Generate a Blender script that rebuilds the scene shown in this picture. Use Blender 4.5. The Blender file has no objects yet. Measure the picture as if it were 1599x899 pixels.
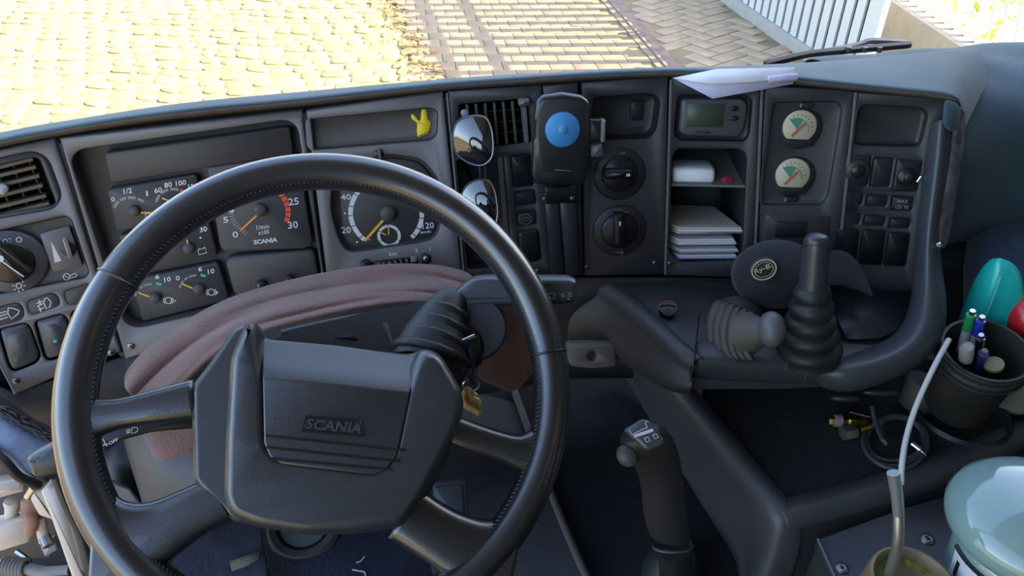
import bpy, bmesh, math, random
from mathutils import Vector, Matrix, Quaternion
from mathutils.geometry import tessellate_polygon
random.seed(7)
scene = bpy.context.scene
COL = scene.collection
PI = math.pi
V = Vector

# ------------------------------------------------------------------ camera
FPX, CX, CY = 1155.0, 799.5, 449.5
PITCH = math.radians(36)
CAM = V((0, 0, 1.25))
RT = V((1, 0, 0)); UP = V((0, math.sin(PITCH), math.cos(PITCH))); FW = V((0, math.cos(PITCH), -math.sin(PITCH)))
cd = bpy.data.cameras.new('camera'); cam = bpy.data.objects.new('camera', cd); COL.objects.link(cam)
cam.location = CAM; cam.rotation_euler = (PI/2-PITCH, 0, 0)
cd.sensor_width = 36; cd.lens = 36*FPX/1599; cd.clip_start = .02; cd.clip_end = 200
scene.camera = cam

# ------------------------------------------------------------------ light
SUN_EL = math.radians(30); SUN_AZ = math.radians(2)
world = bpy.data.worlds.new('sky'); scene.world = world; world.use_nodes = True
nt = world.node_tree; bg = nt.nodes['Background']
sk = nt.nodes.new('ShaderNodeTexSky'); sk.sky_type = 'NISHITA'; sk.sun_disc = False
sk.sun_elevation = SUN_EL; sk.sun_rotation = PI/2 - SUN_AZ
sk.air_density = 1.0; sk.dust_density = 2.5; sk.ozone_density = 1.0
wb_ = nt.nodes.new('ShaderNodeMix'); wb_.data_type = 'RGBA'; wb_.blend_type = 'MULTIPLY'; wb_.inputs[0].default_value = 1; wb_.inputs[7].default_value = (1.0, .965, .95, 1)
nt.links.new(sk.outputs[0], wb_.inputs[6]); nt.links.new(wb_.outputs[2], bg.inputs[0]); bg.inputs[1].default_value = 0.50
sd = bpy.data.lights.new('sun', 'SUN'); sun = bpy.data.objects.new('sun', sd); COL.objects.link(sun)
sd.energy = 11.0; sd.angle = math.radians(0.3); sd.color = (1, .84, .54)
sdir = V((math.cos(SUN_EL)*math.cos(SUN_AZ), math.cos(SUN_EL)*math.sin(SUN_AZ), math.sin(SUN_EL)))
sun.rotation_euler = sdir.to_track_quat('Z', 'Y').to_euler(); sun.location = sdir*20
vs = scene.view_settings
vs.view_transform = 'Standard'; vs.look = 'None'; vs.gamma = 1; vs.use_curve_mapping = False
vs.exposure = 1.25

# ------------------------------------------------------------------ helpers
def ray(x, y): return FW + RT*((x-CX)/FPX) - UP*((y-CY)/FPX)
def P(x, y, t): return CAM + ray(x, y)*t
def Pz(x, y, z):
    r = ray(x, y); return CAM + r*((z-CAM.z)/r.z)

def lin(c):
    return tuple((v/12.92 if v <= .04045 else ((v+.055)/1.055)**2.4) for v in c)
MATS = {}
def mat(name, col, rough=.5, bump=None, metal=0., var=0., spec=.5, trans=0., coat=0., sheen=0., kind='noise', emit=None, varscale=8., sub=0.):
    if name in MATS: return MATS[name]
    m = bpy.data.materials.new(name); m.use_nodes = True; MATS[name] = m
    n = m.node_tree; b = n.nodes['Principled BSDF']; L = n.links
    b.inputs['Base Color'].default_value = (*col, 1); b.inputs['Roughness'].default_value = rough
    b.inputs['Metallic'].default_value = metal; b.inputs['Specular IOR Level'].default_value = spec
    b.inputs['Transmission Weight'].default_value = trans; b.inputs['Coat Weight'].default_value = coat
    b.inputs['Sheen Weight'].default_value = sheen
    if sub: b.inputs['Subsurface Weight'].default_value = sub; b.inputs['Subsurface Scale'].default_value = .01
    tc = n.nodes.new('ShaderNodeTexCoord')
    if bump:
        sc, st, dist = bump
        if kind == 'voronoi':
            t = n.nodes.new('ShaderNodeTexVoronoi'); t.inputs['Scale'].default_value = sc; o = t.outputs['Distance']
        elif kind == 'wave':
            t = n.nodes.new('ShaderNodeTexWave'); t.inputs['Scale'].default_value = sc; o = t.outputs['Fac']
            t.inputs['Distortion'].default_value = 1.0
        else:
            t = n.nodes.new('ShaderNodeTexNoise'); t.inputs['Scale'].default_value = sc; t.inputs['Detail'].default_value = 3; o = t.outputs['Fac']
        L.new(tc.outputs['Object'], t.inputs['Vector'])
        bp = n.nodes.new('ShaderNodeBump'); bp.inputs['Strength'].default_value = st; bp.inputs['Distance'].default_value = dist
        L.new(o, bp.inputs['Height']); L.new(bp.outputs['Normal'], b.inputs['Normal'])
    if var:
        t = n.nodes.new('ShaderNodeTexNoise'); t.inputs['Scale'].default_value = varscale; t.inputs['Detail'].default_value = 4
        L.new(tc.outputs['Object'], t.inputs['Vector'])
        cr = n.nodes.new('ShaderNodeValToRGB'); e = cr.color_ramp.elements
        e[0].position = .3; e[1].position = .7
        e[0].color = (*[c*(1-var) for c in col], 1); e[1].color = (*[min(1, c*(1+var)) for c in col], 1)
        L.new(t.outputs['Fac'], cr.inputs['Fac']); L.new(cr.outputs['Color'], b.inputs['Base Color'])
    if emit: b.inputs['Emission Color'].default_value = (*emit[:3], 1); b.inputs['Emission Strength'].default_value = emit[3]
    return m

def link(name, verts, faces, m, parent=None, sharp=35, origin=None, recalc=True):
    vs_ = [V(v) for v in verts]
    if origin is None:
        xs = [v.x for v in vs_]; ys = [v.y for v in vs_]; zs = [v.z for v in vs_]
        origin = V(((min(xs)+max(xs))/2, (min(ys)+max(ys))/2, min(zs)))
    me = bpy.data.meshes.new(name)
    me.from_pydata([v-origin for v in vs_], [], faces)
    if recalc:
        bm = bmesh.new(); bm.from_mesh(me); bmesh.ops.recalc_face_normals(bm, faces=bm.faces); bm.to_mesh(me); bm.free()
    me.polygons.foreach_set('use_smooth', [True]*len(me.polygons))
    try: me.set_sharp_from_angle(angle=math.radians(sharp))
    except Exception: pass
    if m: me.materials.append(m)
    o = bpy.data.objects.new(name, me); COL.objects.link(o)
    if parent is not None:
        o.parent = parent; o.location = origin - wloc(parent)
    else: o.location = origin
    return o
def wloc(o):
    l = V(o.location)
    while o.parent: o = o.parent; l += V(o.location)
    return l
def thing(name, label, cat, loc, group=None):
    o = bpy.data.objects.new(name, None); COL.objects.link(o); o.location = loc; o.empty_display_size = .02
    o['label'] = label; o['category'] = cat
    if group: o['group'] = group
    return o
def tag(o, label, cat, group=None):
    o['label'] = label; o['category'] = cat
    if group: o['group'] = group
    return o
def struct(o, label=None):
    o['kind'] = 'structure'
    if label: o['label'] = label
    return o
def stuff(o): o['kind'] = 'stuff'; return o

class Fr:
    """a plane in the cab: origin, right and up axes, normal to the viewer's side"""
    def __init__(s, o, u, v):
        s.o = V(o); s.u = V(u).normalized(); n = s.u.cross(V(v)).normalized(); s.n = n; s.v = n.cross(s.u)
    def at(s, x, y, h=0.):
        r = ray(x, y); o = s.o+s.n*h; return CAM + r*((o-CAM).dot(s.n)/r.dot(s.n))
    def ab(s, x, y, h=0.):
        d = s.at(x, y, h)-s.o; return (d.dot(s.u), d.dot(s.v))
    def w(s, a, b, h=0.): return s.o+s.u*a+s.v*b+s.n*h
    def scale(s, x, y):      # metres per pixel on the plane
        a = s.at(x, y); return ((s.at(x+1, y)-a).length*(s.at(x, y+1)-a).length)**.5

def area(p): return sum(p[i][0]*p[(i+1) % len(p)][1]-p[(i+1) % len(p)][0]*p[i][1] for i in range(len(p)))/2
def ccw(p): return list(p) if area(p) > 0 else list(p)[::-1]
def rnd(p, r=6, n=4):
    out = []; N = len(p)
    for i in range(N):
        a, b, c = V(p[i-1]), V(p[i]), V(p[(i+1) % N])
        r1 = min(r, (a-b).length*.45); r2 = min(r, (c-b).length*.45)
        q0 = b+(a-b).normalized()*r1; q1 = b+(c-b).normalized()*r2
        for k in range(n+1):
            t = k/n; q = q0*(1-t)**2+b*2*t*(1-t)+q1*t*t; out.append((q.x, q.y))
    return out
def inset(p, d):
    N = len(p); out = []
    for i in range(N):
        a, b, c = V(p[i-1]), V(p[i]), V(p[(i+1) % N])
        e1 = (b-a); e2 = (c-b)
        if e1.length < 1e-9 or e2.length < 1e-9: out.append(tuple(b)); continue
        n1 = V((-e1.y, e1.x)).normalized(); n2 = V((-e2.y, e2.x)).normalized()
        m = n1+n2; k = m.length_squared
        m = m*(2/max(k, 1.2)); out.append((b.x+m.x*d, b.y+m.y*d))
    return out

def plate_l(name, fr, poly, z1, z0, m, parent=None, holes=(), bev=.0012, sharp=50):
    """slab on a frame from local outlines; front face at z1, edge bevelled, openings cut"""
    poly = ccw(poly); holes = [ccw(h) for h in holes]
    verts = []; faces = []; tops = []
    for k, pl in enumerate([poly]+holes):
        d = bev if k == 0 else -bev
        top = inset(pl, d) if bev else pl
        b = len(verts); N = len(pl)
        verts += [fr.w(x, y, z0) for x, y in pl]+[fr.w(x, y, z1-bev) for x, y in pl]+[fr.w(x, y, z1) for x, y in top]
        for i in range(N):
            j = (i+1) % N
            faces += [(b+i, b+j, b+N+j, b+N+i), (b+N+i, b+N+j, b+2*N+j, b+2*N+i)]
        tops.append((b+2*N, top))
        if k == 0 and not holes: faces.append(tuple(range(b+N-1, b-1, -1)))
    idx = [b+i for b, t in tops for i in range(len(t))]
    if holes:
        for tri in tessellate_polygon([[V((x, y, 0)) for x, y in t] for b, t in tops]): faces.append(tuple(idx[i] for i in tri))
    else: faces.append(tuple(idx))
    o = link(name, verts, faces, m, parent, sharp)
    if sharp == 180: o.modifiers.new('normals', 'WEIGHTED_NORMAL').weight = 90
    return o
def plate(name, fr, px, z1, z0, m, parent=None, holes=(), bev=.0012, r=0, sharp=50):
    if r: px = rnd(px, r)
    return plate_l(name, fr, [fr.ab(x, y, z1) for x, y in px], z1, z0, m, parent, [[fr.ab(x, y, z1) for x, y in h] for h in holes], bev, sharp)
def pocket(name, fr, px, z1, depth, m, parent=None, taper=.004, rnd_=.004):
    """open tray sunk behind an opening"""
    p = ccw([fr.ab(x, y, z1) for x, y in px]); q = inset(p, taper*.4); q2 = inset(p, taper+rnd_); N = len(p)
    verts = [fr.w(x, y, z1-.0005) for x, y in p]+[fr.w(x, y, z1-depth+rnd_) for x, y in q]+[fr.w(x, y, z1-depth) for x, y in q2]
    faces = []
    for k in (0, N):
        for i in range(N):
            j = (i+1) % N; faces.append((k+i, k+j, k+N+j, k+N+i))
    faces.append(tuple(range(2*N, 3*N)))
    o = link(name, verts, faces, m, parent, 40, recalc=False)
    return o
def puff(name, fr, px, lev, m, parent=None):
    """cushioned shape: outline stepped inwards and upwards; lev = [(inset, height)]"""
    p = ccw([fr.ab(x, y, lev[1][1]) for x, y in px]); verts = []; faces = []; N = len(p); cur = p; last = 0
    for d, h in lev:
        cur = inset(cur, d-last) if d > last else cur; last = d; verts += [fr.w(a, b, h) for a, b in cur]
    for k in range(len(lev)-1):
        for i in range(N): j = (i+1) % N; faces.append((k*N+i, k*N+j, (k+1)*N+j, (k+1)*N+i))
    b = (len(lev)-1)*N
    for t in tessellate_polygon([[V((x, y, 0)) for x, y in cur]]): faces.append(tuple(b+i for i in t))
    o = link(name, verts, faces, m, parent, 180); o.modifiers.new('normals', 'WEIGHTED_NORMAL').weight = 90; return o
def circ(n=28, r=1., cx=0., cy=0., a0=0., a1=2*PI):
    full = abs(a1-a0-2*PI) < 1e-6
    return [(cx+r*math.cos(a0+(a1-a0)*k/(n if full else n-1)), cy+r*math.sin(a0+(a1-a0)*k/(n if full else n-1))) for k in range(n)]
def disc(name, fr, c, rpx, z1, z0, m, parent=None, bev=.0015, n=28, hole=None):
    cx, cy = fr.ab(*c, z1); s = fr.scale(*c)
    return plate_l(name, fr, circ(n, rpx*s, cx, cy), z1, z0, m, parent, [circ(n, hole*s, cx, cy)] if hole else (), bev)
def strokes(name, fr, lines, w, h, m, parent=None):
    """flat print: ribbons of width w (px) along pixel polylines"""
    verts = []; faces = []
    for ln in lines:
        ww = w
        if isinstance(ln, tuple) and isinstance(ln[0], list): ln, ww = ln
        s = fr.scale(*ln[0])*ww/2
        p = [V(fr.ab(x, y, h)) for x, y in ln]; b = len(verts); N = len(p)
        for i in range(N):
            e = (p[min(i+1, N-1)]-p[max(i-1, 0)]);
            if e.length < 1e-9: e = V((1, 0))
            e.normalize(); q = V((-e.y, e.x))*s
            verts += [fr.w(*(p[i]+q), h), fr.w(*(p[i]-q), h)]
        for i in range(N-1): faces.append((b+2*i, b+2*i+1, b+2*i+3, b+2*i+2))
    o = link(name, verts, faces, m, parent, recalc=False)
    return stuff(o) if len(lines) > 1 else o
def polys(name, fr, ps, h, m, parent=None):
    verts = []; faces = []
    for p in ps:
        b = len(verts); q = ccw([fr.ab(x, y, h) for x, y in p]); verts += [fr.w(a, c, h) for a, c in q]; faces.append(tuple(range(b, b+len(q))))
    o = link(name, verts, faces, m, parent, recalc=False)
    return stuff(o) if len(ps) > 1 else o
def pcirc(c, r, n=20, a0=0., a1=360., ry=None):
    ry = ry or r
    return [(c[0]+r*math.cos(math.radians(a0+(a1-a0)*k/n)), c[1]-ry*math.sin(math.radians(a0+(a1-a0)*k/n))) for k in range(n+1)]
def arc_marks(name, fr, c, r0, r1, segs, h, m, parent=None, n=5):
    """printed scale: ring segments about a pixel centre; radii in px, angles in degrees counter-clockwise from +x"""
    cx, cy = fr.ab(*c, h); s = fr.scale(*c); verts = []; faces = []
    for a0, a1 in segs:
        b = len(verts)
        for k in range(n+1):
            a = math.radians(a0+(a1-a0)*k/n); ca, sa = math.cos(a), math.sin(a)
            verts += [fr.w(cx+r0*s*ca, cy+r0*s*sa, h), fr.w(cx+r1*s*ca, cy+r1*s*sa, h)]
        for k in range(n): faces.append((b+2*k, b+2*k+1, b+2*k+3, b+2*k+2))
    o = link(name, verts, faces, m, parent, recalc=False)
    return stuff(o) if len(segs) > 1 else o
def txt(s, fr, bl, br, tl, h, m, parent=None, name='lettering', bold=.012, thick=.0):
    """lettering whose box runs from bl to br along the baseline and up to tl (pixels), lying on a frame"""
    cu = bpy.data.curves.new('t', 'FONT'); cu.body = s; cu.resolution_u = 2; cu.offset = bold; cu.extrude = thick
    tmp = bpy.data.objects.new('t', cu); COL.objects.link(tmp); bpy.context.view_layer.update()
    me = bpy.data.meshes.new_from_object(tmp.evaluated_get(bpy.context.evaluated_depsgraph_get()))
    bpy.data.objects.remove(tmp)
    xs = [v.co.x for v in me.vertices]; ys = [v.co.y for v in me.vertices]
    x0, x1, y0, y1 = min(xs), max(xs), min(ys), max(ys)
    A = fr.at(*bl, h); B = fr.at(*br, h)-A; C = fr.at(*tl, h)-A
    verts = [A+B*((v.co.x-x0)/(x1-x0))+C*((v.co.y-y0)/(y1-y0))+fr.n*v.co.z for v in me.vertices]
    faces = [tuple(p.vertices) for p in me.polygons]
    bpy.data.meshes.remove(me)
    return link(name, verts, faces, m, parent, 30, recalc=False)

def smooth(pts, k=4, closed=False):
    pts = [V(p) for p in pts]; N = len(pts); out = []
    if k <= 1: return pts
    for i in range(N if closed else N-1):
        g = (lambda q: pts[q % N]) if closed else (lambda q: pts[max(0, min(N-1, q))])
        a, b, c, d = g(i-1), g(i), g(i+1), g(i+2)
        for j in range(k):
            t = j/k; out.append(.5*((2*b)+(c-a)*t+(2*a-5*b+4*c-d)*t*t+(3*b-a-3*c+d)*t**3))
    if not closed: out.append(pts[-1])
    return out
def tube(name, pts, r, m, parent=None, n=8, k=4, closed=False, cap=True, rr=None, flat=1., ref=None):
    """tube through points; rr = radius per control point"""
    P_ = smooth(pts, k, closed); N = len(P_)
    if rr:
        R_ = [x.x for x in smooth([V((x, 0, 0)) for x in rr], k, closed)]
    else: R_ = [r]*N
    verts = []; faces = []; prev = None
    for i in range(N):
        e = (P_[(i+1) % N]-P_[i-1]) if closed else (P_[min(i+1, N-1)]-P_[max(i-1, 0)])
        e.normalize()
        if prev is None:
            a = (ref or V((0, 0, 1)) if abs(e.z) < .9 or ref else V((1, 0, 0))); q = (a-e*a.dot(e)).normalized()
        else: q = (prev-e*prev.dot(e)).normalized()
        prev = q; b = e.cross(q)
        for j in range(n):
            t = 2*PI*j/n; verts.append(P_[i]+q*(R_[i]*flat*math.cos(t))+b*(R_[i]*math.sin(t)))
    for i in range(N if closed else N-1):
        for j in range(n):
            a = i*n+j; b = i*n+(j+1) % n; c = ((i+1) % N)*n+(j+1) % n; d = ((i+1) % N)*n+j; faces.append((a, b, c, d))
    if cap and not closed: faces += [tuple(range(n)), tuple(range((N-1)*n, N*n))]
    return link(name, verts, faces, m, parent, 50)
def lathe(name, o, axis, prof, m, parent=None, n=28, xdir=None, sy=1., sharp=35, close=True):
    """profile [(radius, height)] turned about axis from o"""
    ax = V(axis).normalized(); x = V(xdir) if xdir else (V((1, 0, 0)) if abs(ax.x) < .9 else V((0, 1, 0)))
    x = (x-ax*x.dot(ax)).normalized(); y = ax.cross(x); verts = []; faces = []
    for r, z in prof:
        for j in range(n):
            t = 2*PI*j/n; verts.append(V(o)+ax*z+x*(r*math.cos(t))+y*(r*sy*math.sin(t)))
    for i in range(len(prof)-1):
        for j in range(n): faces.append((i*n+j, i*n+(j+1) % n, (i+1)*n+(j+1) % n, (i+1)*n+j))
    if close:
        if prof[0][0] > 1e-5: faces.append(tuple(range(n)))
        if prof[-1][0] > 1e-5: faces.append(tuple(range((len(prof)-1)*n, len(prof)*n)))
    o_ = link(name, verts, faces, m, parent, sharp)
    return o_
def ellip(name, c, ax, m, parent=None, n=20, k=12, rot=None):
    verts = []; faces = []; c = V(c); ax = [V(a) for a in ax]
    for i in range(k+1):
        p = PI*i/k
        for j in range(n):
            t = 2*PI*j/n; verts.append(c+ax[0]*(math.sin(p)*math.cos(t))+ax[1]*(math.sin(p)*math.sin(t))+ax[2]*math.cos(p))
    for i in range(k):
        for j in range(n): faces.append((i*n+j, i*n+(j+1) % n, (i+1)*n+(j+1) % n, (i+1)*n+j))
    o = link(name, verts, faces, m, parent, 60)
    bm = bmesh.new(); bm.from_mesh(o.data); bmesh.ops.remove_doubles(bm, verts=bm.verts, dist=1e-6); bm.to_mesh(o.data); bm.free()
    return o
def loft(name, rings, m, parent=None, closed=True, cap=True, sharp=40):
    verts = []; faces = []; N = len(rings[0])
    for r in rings: verts += [V(p) for p in r]
    for i in range(len(rings)-1):
        for j in range(N if closed else N-1): faces.append((i*N+j, i*N+(j+1) % N, (i+1)*N+(j+1) % N, (i+1)*N+j))
    if cap and closed: faces += [tuple(range(N)), tuple(range((len(rings)-1)*N, len(rings)*N))]
    return link(name, verts, faces, m, parent, sharp)
def sheet(name, rows, m, parent=None, thick=.003, sub=1, off=-1, sharp=60):
    """cloth or panel from rows of points, given a real thickness"""
    o = loft(name, rows, m, parent, closed=False, cap=False, sharp=180)
    s = o.modifiers.new('thickness', 'SOLIDIFY'); s.thickness = thick; s.offset = off
    if sub:
        d = o.modifiers.new('smooth', 'SUBSURF'); d.levels = sub; d.render_levels = sub
    return o
def box(name, c, ex, ey, ez, m, parent=None, bev=.002):
    """box with axes ex, ey, ez (half vectors)"""
    ex, ey, ez = V(ex), V(ey), V(ez); fr = Fr(c, ex, ey)
    a, b, d = ex.length, ey.length, ez.length
    s = 1 if ez.dot(fr.n) >= 0 else -1
    return plate_l(name, fr, [(-a, -b), (a, -b), (a, b), (-a, b)], d, -d, m, parent, (), min(bev, a*.4, b*.4, d*.4))
def slab(name, top, z0, m, parent=None, bev=.004):
    """solid under a polygon of 3D top points, straight down to z0"""
    top = [V(p) for p in top]; N = len(top); c = sum(top, V())/N
    ins = [p+(c-p).normalized()*bev for p in top]; low = [p-V((0, 0, bev)) for p in top]; bot = [V((p.x, p.y, z0)) for p in top]
    verts = ins+low+bot; faces = [tuple(range(N)), tuple(range(2*N, 3*N))]
    for k in (0, N):
        for i in range(N): faces.append((k+i, k+(i+1) % N, k+N+(i+1) % N, k+N+i))
    return link(name, verts, faces, m, parent, 50)
def dup(o, loc, parent=None):
    c = o.copy(); COL.objects.link(c); c.location = loc
    if parent: c.parent = parent
    return c

# ------------------------------------------------------------------ materials
PLA = mat('charcoal_plastic', (.040, .041, .046), .48, (900, .12, .0004), var=.10, varscale=14)
PLD = mat('dark_plastic', (.020, .021, .024), .45, (900, .1, .0004))
PLM = mat('panel_plastic_glare', (.150, .147, .158), .5, (900, .12, .0004), var=.08, varscale=10)  # colour lightened to carry the glare and door light on the left dash
BLK = mat('black_plastic', (.010, .010, .011), .35)
RUB = mat('black_rubber', (.012, .012, .012), .55)
DIAL = mat('dial_face_glare', (.055, .054, .059), .6)  # lifted above the true dark tone for the veiling glare over the gauges
GREYM = mat('grey_casing', (.075, .085, .095), .45)
WHT = mat('white_print', (.62, .66, .70), .6)
GRYP = mat('grey_print', (.22, .22, .23), .6)
YEL = mat('needle_yellow', (.72, .42, .03), .5)
ORG = mat('needle_orange', (.80, .30, .03), .5)
RED = mat('red_print', (.75, .08, .04), .5)
GRN = mat('green_print', (.02, .40, .25), .5)
SCREW = mat('screw_metal', (.20, .20, .21), .35, metal=.9)
STEEL = mat('steel', (.55, .56, .58), .25, metal=1.)
LEA = mat('black_leather', (.011, .011, .013), .32, (420, .12, .0004), kind='voronoi', spec=1.0, coat=.35)
WELL = mat('dial_well_glare', (.062, .056, .056), .5, (900, .1, .0004))  # dark plastic painted paler, with the haze over the cluster in its colour
HUBM = mat('hub_plastic', (.022, .024, .028), .38, (520, .13, .0004), kind='voronoi', spec=.9)
# ------------------------------------------------------------------ truck axes, dash frames
LAT = V((math.cos(math.radians(17)), math.sin(math.radians(17)), 0)); FWD = V((-LAT.y, LAT.x, 0)); ZU = V((0, 0, 1))
def T(l, f, z): return LAT*l+FWD*f+ZU*z
dc = V((170, 2650, 1155)).normalized()
DN = RT*dc.x-UP*dc.y+FW*dc.z                      # down the (leaning) dash face
def dashframe(o, yaw):
    a = math.radians(yaw); return Fr(o, V((math.cos(a), math.sin(a), 0)), -DN)
F23 = dashframe(P(695, 145, 1.0), 8)
F12 = dashframe(F23.at(476, 175), 15)
F01 = dashframe(F12.at(90, 218), 27)
F34 = dashframe(F23.at(695, 145), 3)
F45 = dashframe(F34.at(1047, 122), -3)
F56 = dashframe(F45.at(1192, 133), -6)
F67 = dashframe(F56.at(1338, 143), -9)
EDGE = V((-.362, 1.007, .855))                    # windscreen base line runs through here along LAT
ELAT = LAT-ZU*.031
SIL = [(-400, 262), (-110, 226), (0, 208), (100, 190), (200, 172), (300, 158), (400, 148), (600, 130), (800, 118), (1000, 110), (1100, 106), (1240, 96), (1599, 55), (1900, 20)]
def edge_at(x):
    for (a, b), (c, d) in zip(SIL, SIL[1:]):
        if a <= x <= c: y = b+(d-b)*(x-a)/(c-a); r = ray(x, y); return CAM+r*((EDGE-CAM).dot(FWD)/r.dot(FWD))
    return edge_line(x)
def edge_line(x):
    u = (x-CX)/FPX; e = EDGE-CAM
    s = (u*e.dot(FW)-e.x)/(ELAT.x-u*ELAT.dot(FW)); return EDGE+ELAT*s

# ------------------------------------------------------------------ outside: yard
GZ = -1.30
SAND = mat('joint_sand', (.22, .165, .085), .95, (60, .5, .01), var=.3, varscale=3)
COB = mat('cobble_stone', (.34, .262, .105), .85, (30, .5, .006), var=.16, varscale=2.2)
COB2 = mat('cobble_stone_tan', (.31, .232, .092), .85, (30, .5, .006), var=.18, varscale=2.2)
PAV = mat('concrete_paver', (.20, .148, .095), .9, (50, .4, .004), var=.15, varscale=3)
PAV2 = mat('concrete_paver_worn', (.36, .25, .155), .9, (50, .4, .004), var=.22, varscale=3)
WHITEP = mat('white_paint', (.50, .50, .47), .4)
CONC = mat('beige_render', (.31, .285, .25), .9, (40, .3, .004), var=.08)
ground = struct(link('ground', [(-70, -60, GZ-.014), (4.1, -60, GZ-.014), (4.1, 70, GZ-.014), (-70, 70, GZ-.014)], [(0, 1, 2, 3)], SAND))
def stone(name, quad, h, m, parent, b=.016, rr=.035):
    c = sum((V((p[0], p[1], 0)) for p in quad), V())/len(quad)
    q = rnd(ccw(quad), rr, 1) if rr else ccw(quad); t = inset(q, b); N = len(q)
    verts = [V((x, y, GZ-.03)) for x, y in q]+[V((x, y, GZ+h-b*.6)) for x, y in q]+[V((x, y, GZ+h+random.uniform(-.0015, .0015))) for x, y in t]
    f = [tuple(range(2*N, 3*N))]
    for k in (0, N):
        for i in range(N): f.append((k+i, k+(i+1) % N, k+N+(i+1) % N, k+N+i))
    return verts, f
def mass(name, parts, m, parent):
    verts = []; faces = []
    for v, f in parts:
        b = len(verts); verts += v; faces += [tuple(i+b for i in q) for q in f]
    if not verts: return None
    return stuff(link(name, verts, faces, m, parent, 50))
# irregular cobbles to the left; their right border runs beside the gate track
def seen(x, y):
    d = V((x, y, GZ))-CAM; z = d.dot(FW); px = CX+FPX*d.x/z; py = CY-FPX*d.dot(UP)/z
    lim = 0.00005*(px-1300)**2+92
    return px, py, (-40 < px < 1640 and -30 < py < (225-.14*px if px < 700 else 132))
cells = []
RW, CW = .20, .235
nodes = {}
def node(i, j):
    if (i, j) not in nodes:
        nodes[(i, j)] = (-8.5+i*CW+(.5*CW if j % 2 else 0)+random.uniform(-.05, .05)+.03*j, 5.0+j*RW+random.uniform(-.04, .04)+.09*math.sin(i*.45))
    return nodes[(i, j)]
for j in range(27):
    for i in range(46):
        o = 1 if j % 2 else 0
        a, b = node(i, j), node(i+1, j); c, d = node(i+o+0, j+1), node(i+o+1, j+1)
        # running-bond cell: bottom edge of this row, top edge of the next row, shifted by half a stone
        top = [(a[0]+.006, a[1]+RW*.98+random.uniform(-.015, .015)), (b[0]-.006, b[1]+RW*.98+random.uniform(-.015, .015))]
        q = [(a[0]+.01, a[1]+.012), (b[0]-.01, b[1]+.012), (top[1][0]-.006+random.uniform(-.02, .02), top[1][1]-.008), (top[0][0]+.006+random.uniform(-.02, .02), top[0][1]-.008)]
        cx = sum(p[0] for p in q)/4; cy = sum(p[1] for p in q)/4
        if cx > -.62-.30*(cy-6.5): continue
        px, py, ok = seen(cx, cy)
        if ok: cells.append((-py, q))
cells.sort(key=lambda c: c[0])
rest = []
for k, (_, q) in enumerate(cells):
    v, f = stone('cobble', q, random.uniform(-.004, .010), COB, None)
    if k < 300: link('cobble', v, f, COB if random.random() < .65 else COB2, ground, 50)
    else: rest.append((v, f))
mass('cobble_far', rest, COB, ground)
DIRT = mat('earth_clods', (.20, .12, .05), .95, (60, .5, .004), var=.4, varscale=20)
dv_, df_ = [], []
for k in range(420):
    y = random.uniform(5.8, 10.6); x = -.66-.30*(y-6.5)+random.gauss(0, .10); s = random.uniform(.006, .028); a = random.uniform(0, 6.3); b = len(dv_)
    c = V((x, y, GZ+.006)); e1 = V((math.cos(a), math.sin(a), 0))*s*1.6; e2 = V((-math.sin(a), math.cos(a), 0))*s
    dv_ += [c-e1-e2, c+e1-e2, c+e1+e2, c-e1+e2, c+V((0, 0, s*.6))]; df_ += [(b, b+1, b+4), (b+1, b+2, b+4), (b+2, b+3, b+4), (b+3, b, b+4)]
stuff(link('earth_clods', dv_, df_, DIRT, ground))
# rectangular pavers between the cobbles and the gate track, then herringbone up to the gate
def track_x(y): return 1.55-.129*(y-7.15)
def gate_x(y): return 2.99-.16*(y-7.73)
pav = []
for j in range(22):
    y0 = 6.0+j*.235
    for i in range(-1, 16):
        x0 = track_x(y0)-.10-(i+1)*.235+(.1175 if j % 2 else 0)
        q = [(x0+.003, y0+.0015), (x0+.232, y0+.0015), (x0+.232-.03, y0+.2335), (x0+.003-.03, y0+.2335)]
        cx, cy = x0+.115, y0+.117
        if cx < -.62-.30*(cy-6.5) or cx > track_x(cy)-.1: continue
        if seen(cx, cy)[2]: pav.append(q)
for k, q in enumerate(pav):
    v, f = stone('paver', q, random.uniform(-.001, .001), PAV, None, .003, 0); link('paver', v, f, PAV, ground, 50)
hb = []
A_ = math.radians(45-8); W_ = .195
ca, sa = math.cos(A_), math.sin(A_)
for i in range(-16, 17):
    for j in range(-9, 10):
        for kind in (0, 1):
            # herringbone of 2:1 bricks: pairs repeat along (1,1) and (2,-2)
            bx, by = i+2*j, i-2*j
            q = [(bx, by), (bx+2, by), (bx+2, by+1), (bx, by+1)] if kind == 0 else [(bx+3, by), (bx+4, by), (bx+4, by+2), (bx+3, by+2)]
            q = [(x*W_, y*W_) for x, y in q]; g = .009
            mx = sum(p[0] for p in q)/4; my = sum(p[1] for p in q)/4
            q = [(x+(g if x < mx else -g), y+(g if y < my else -g)) for x, y in q]
            q = [(2.25+x*ca-y*sa, 8.2+x*sa+y*ca) for x, y in q]
            cx = sum(p[0] for p in q)/4; cy = sum(p[1] for p in q)/4
            if track_x(cy)+.22 < cx < gate_x(cy)-.10 and seen(cx, cy)[2]: hb.append(q)
for q in hb:
    v, f = stone('paver', q, random.uniform(-.003, .003), PAV2, None, .006, 0); link('paver', v, f, PAV2, ground, 50)
TRK = mat('rusty_track', (.20, .13, .10), .8, (30, .4, .004), var=.35, varscale=6)
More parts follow.
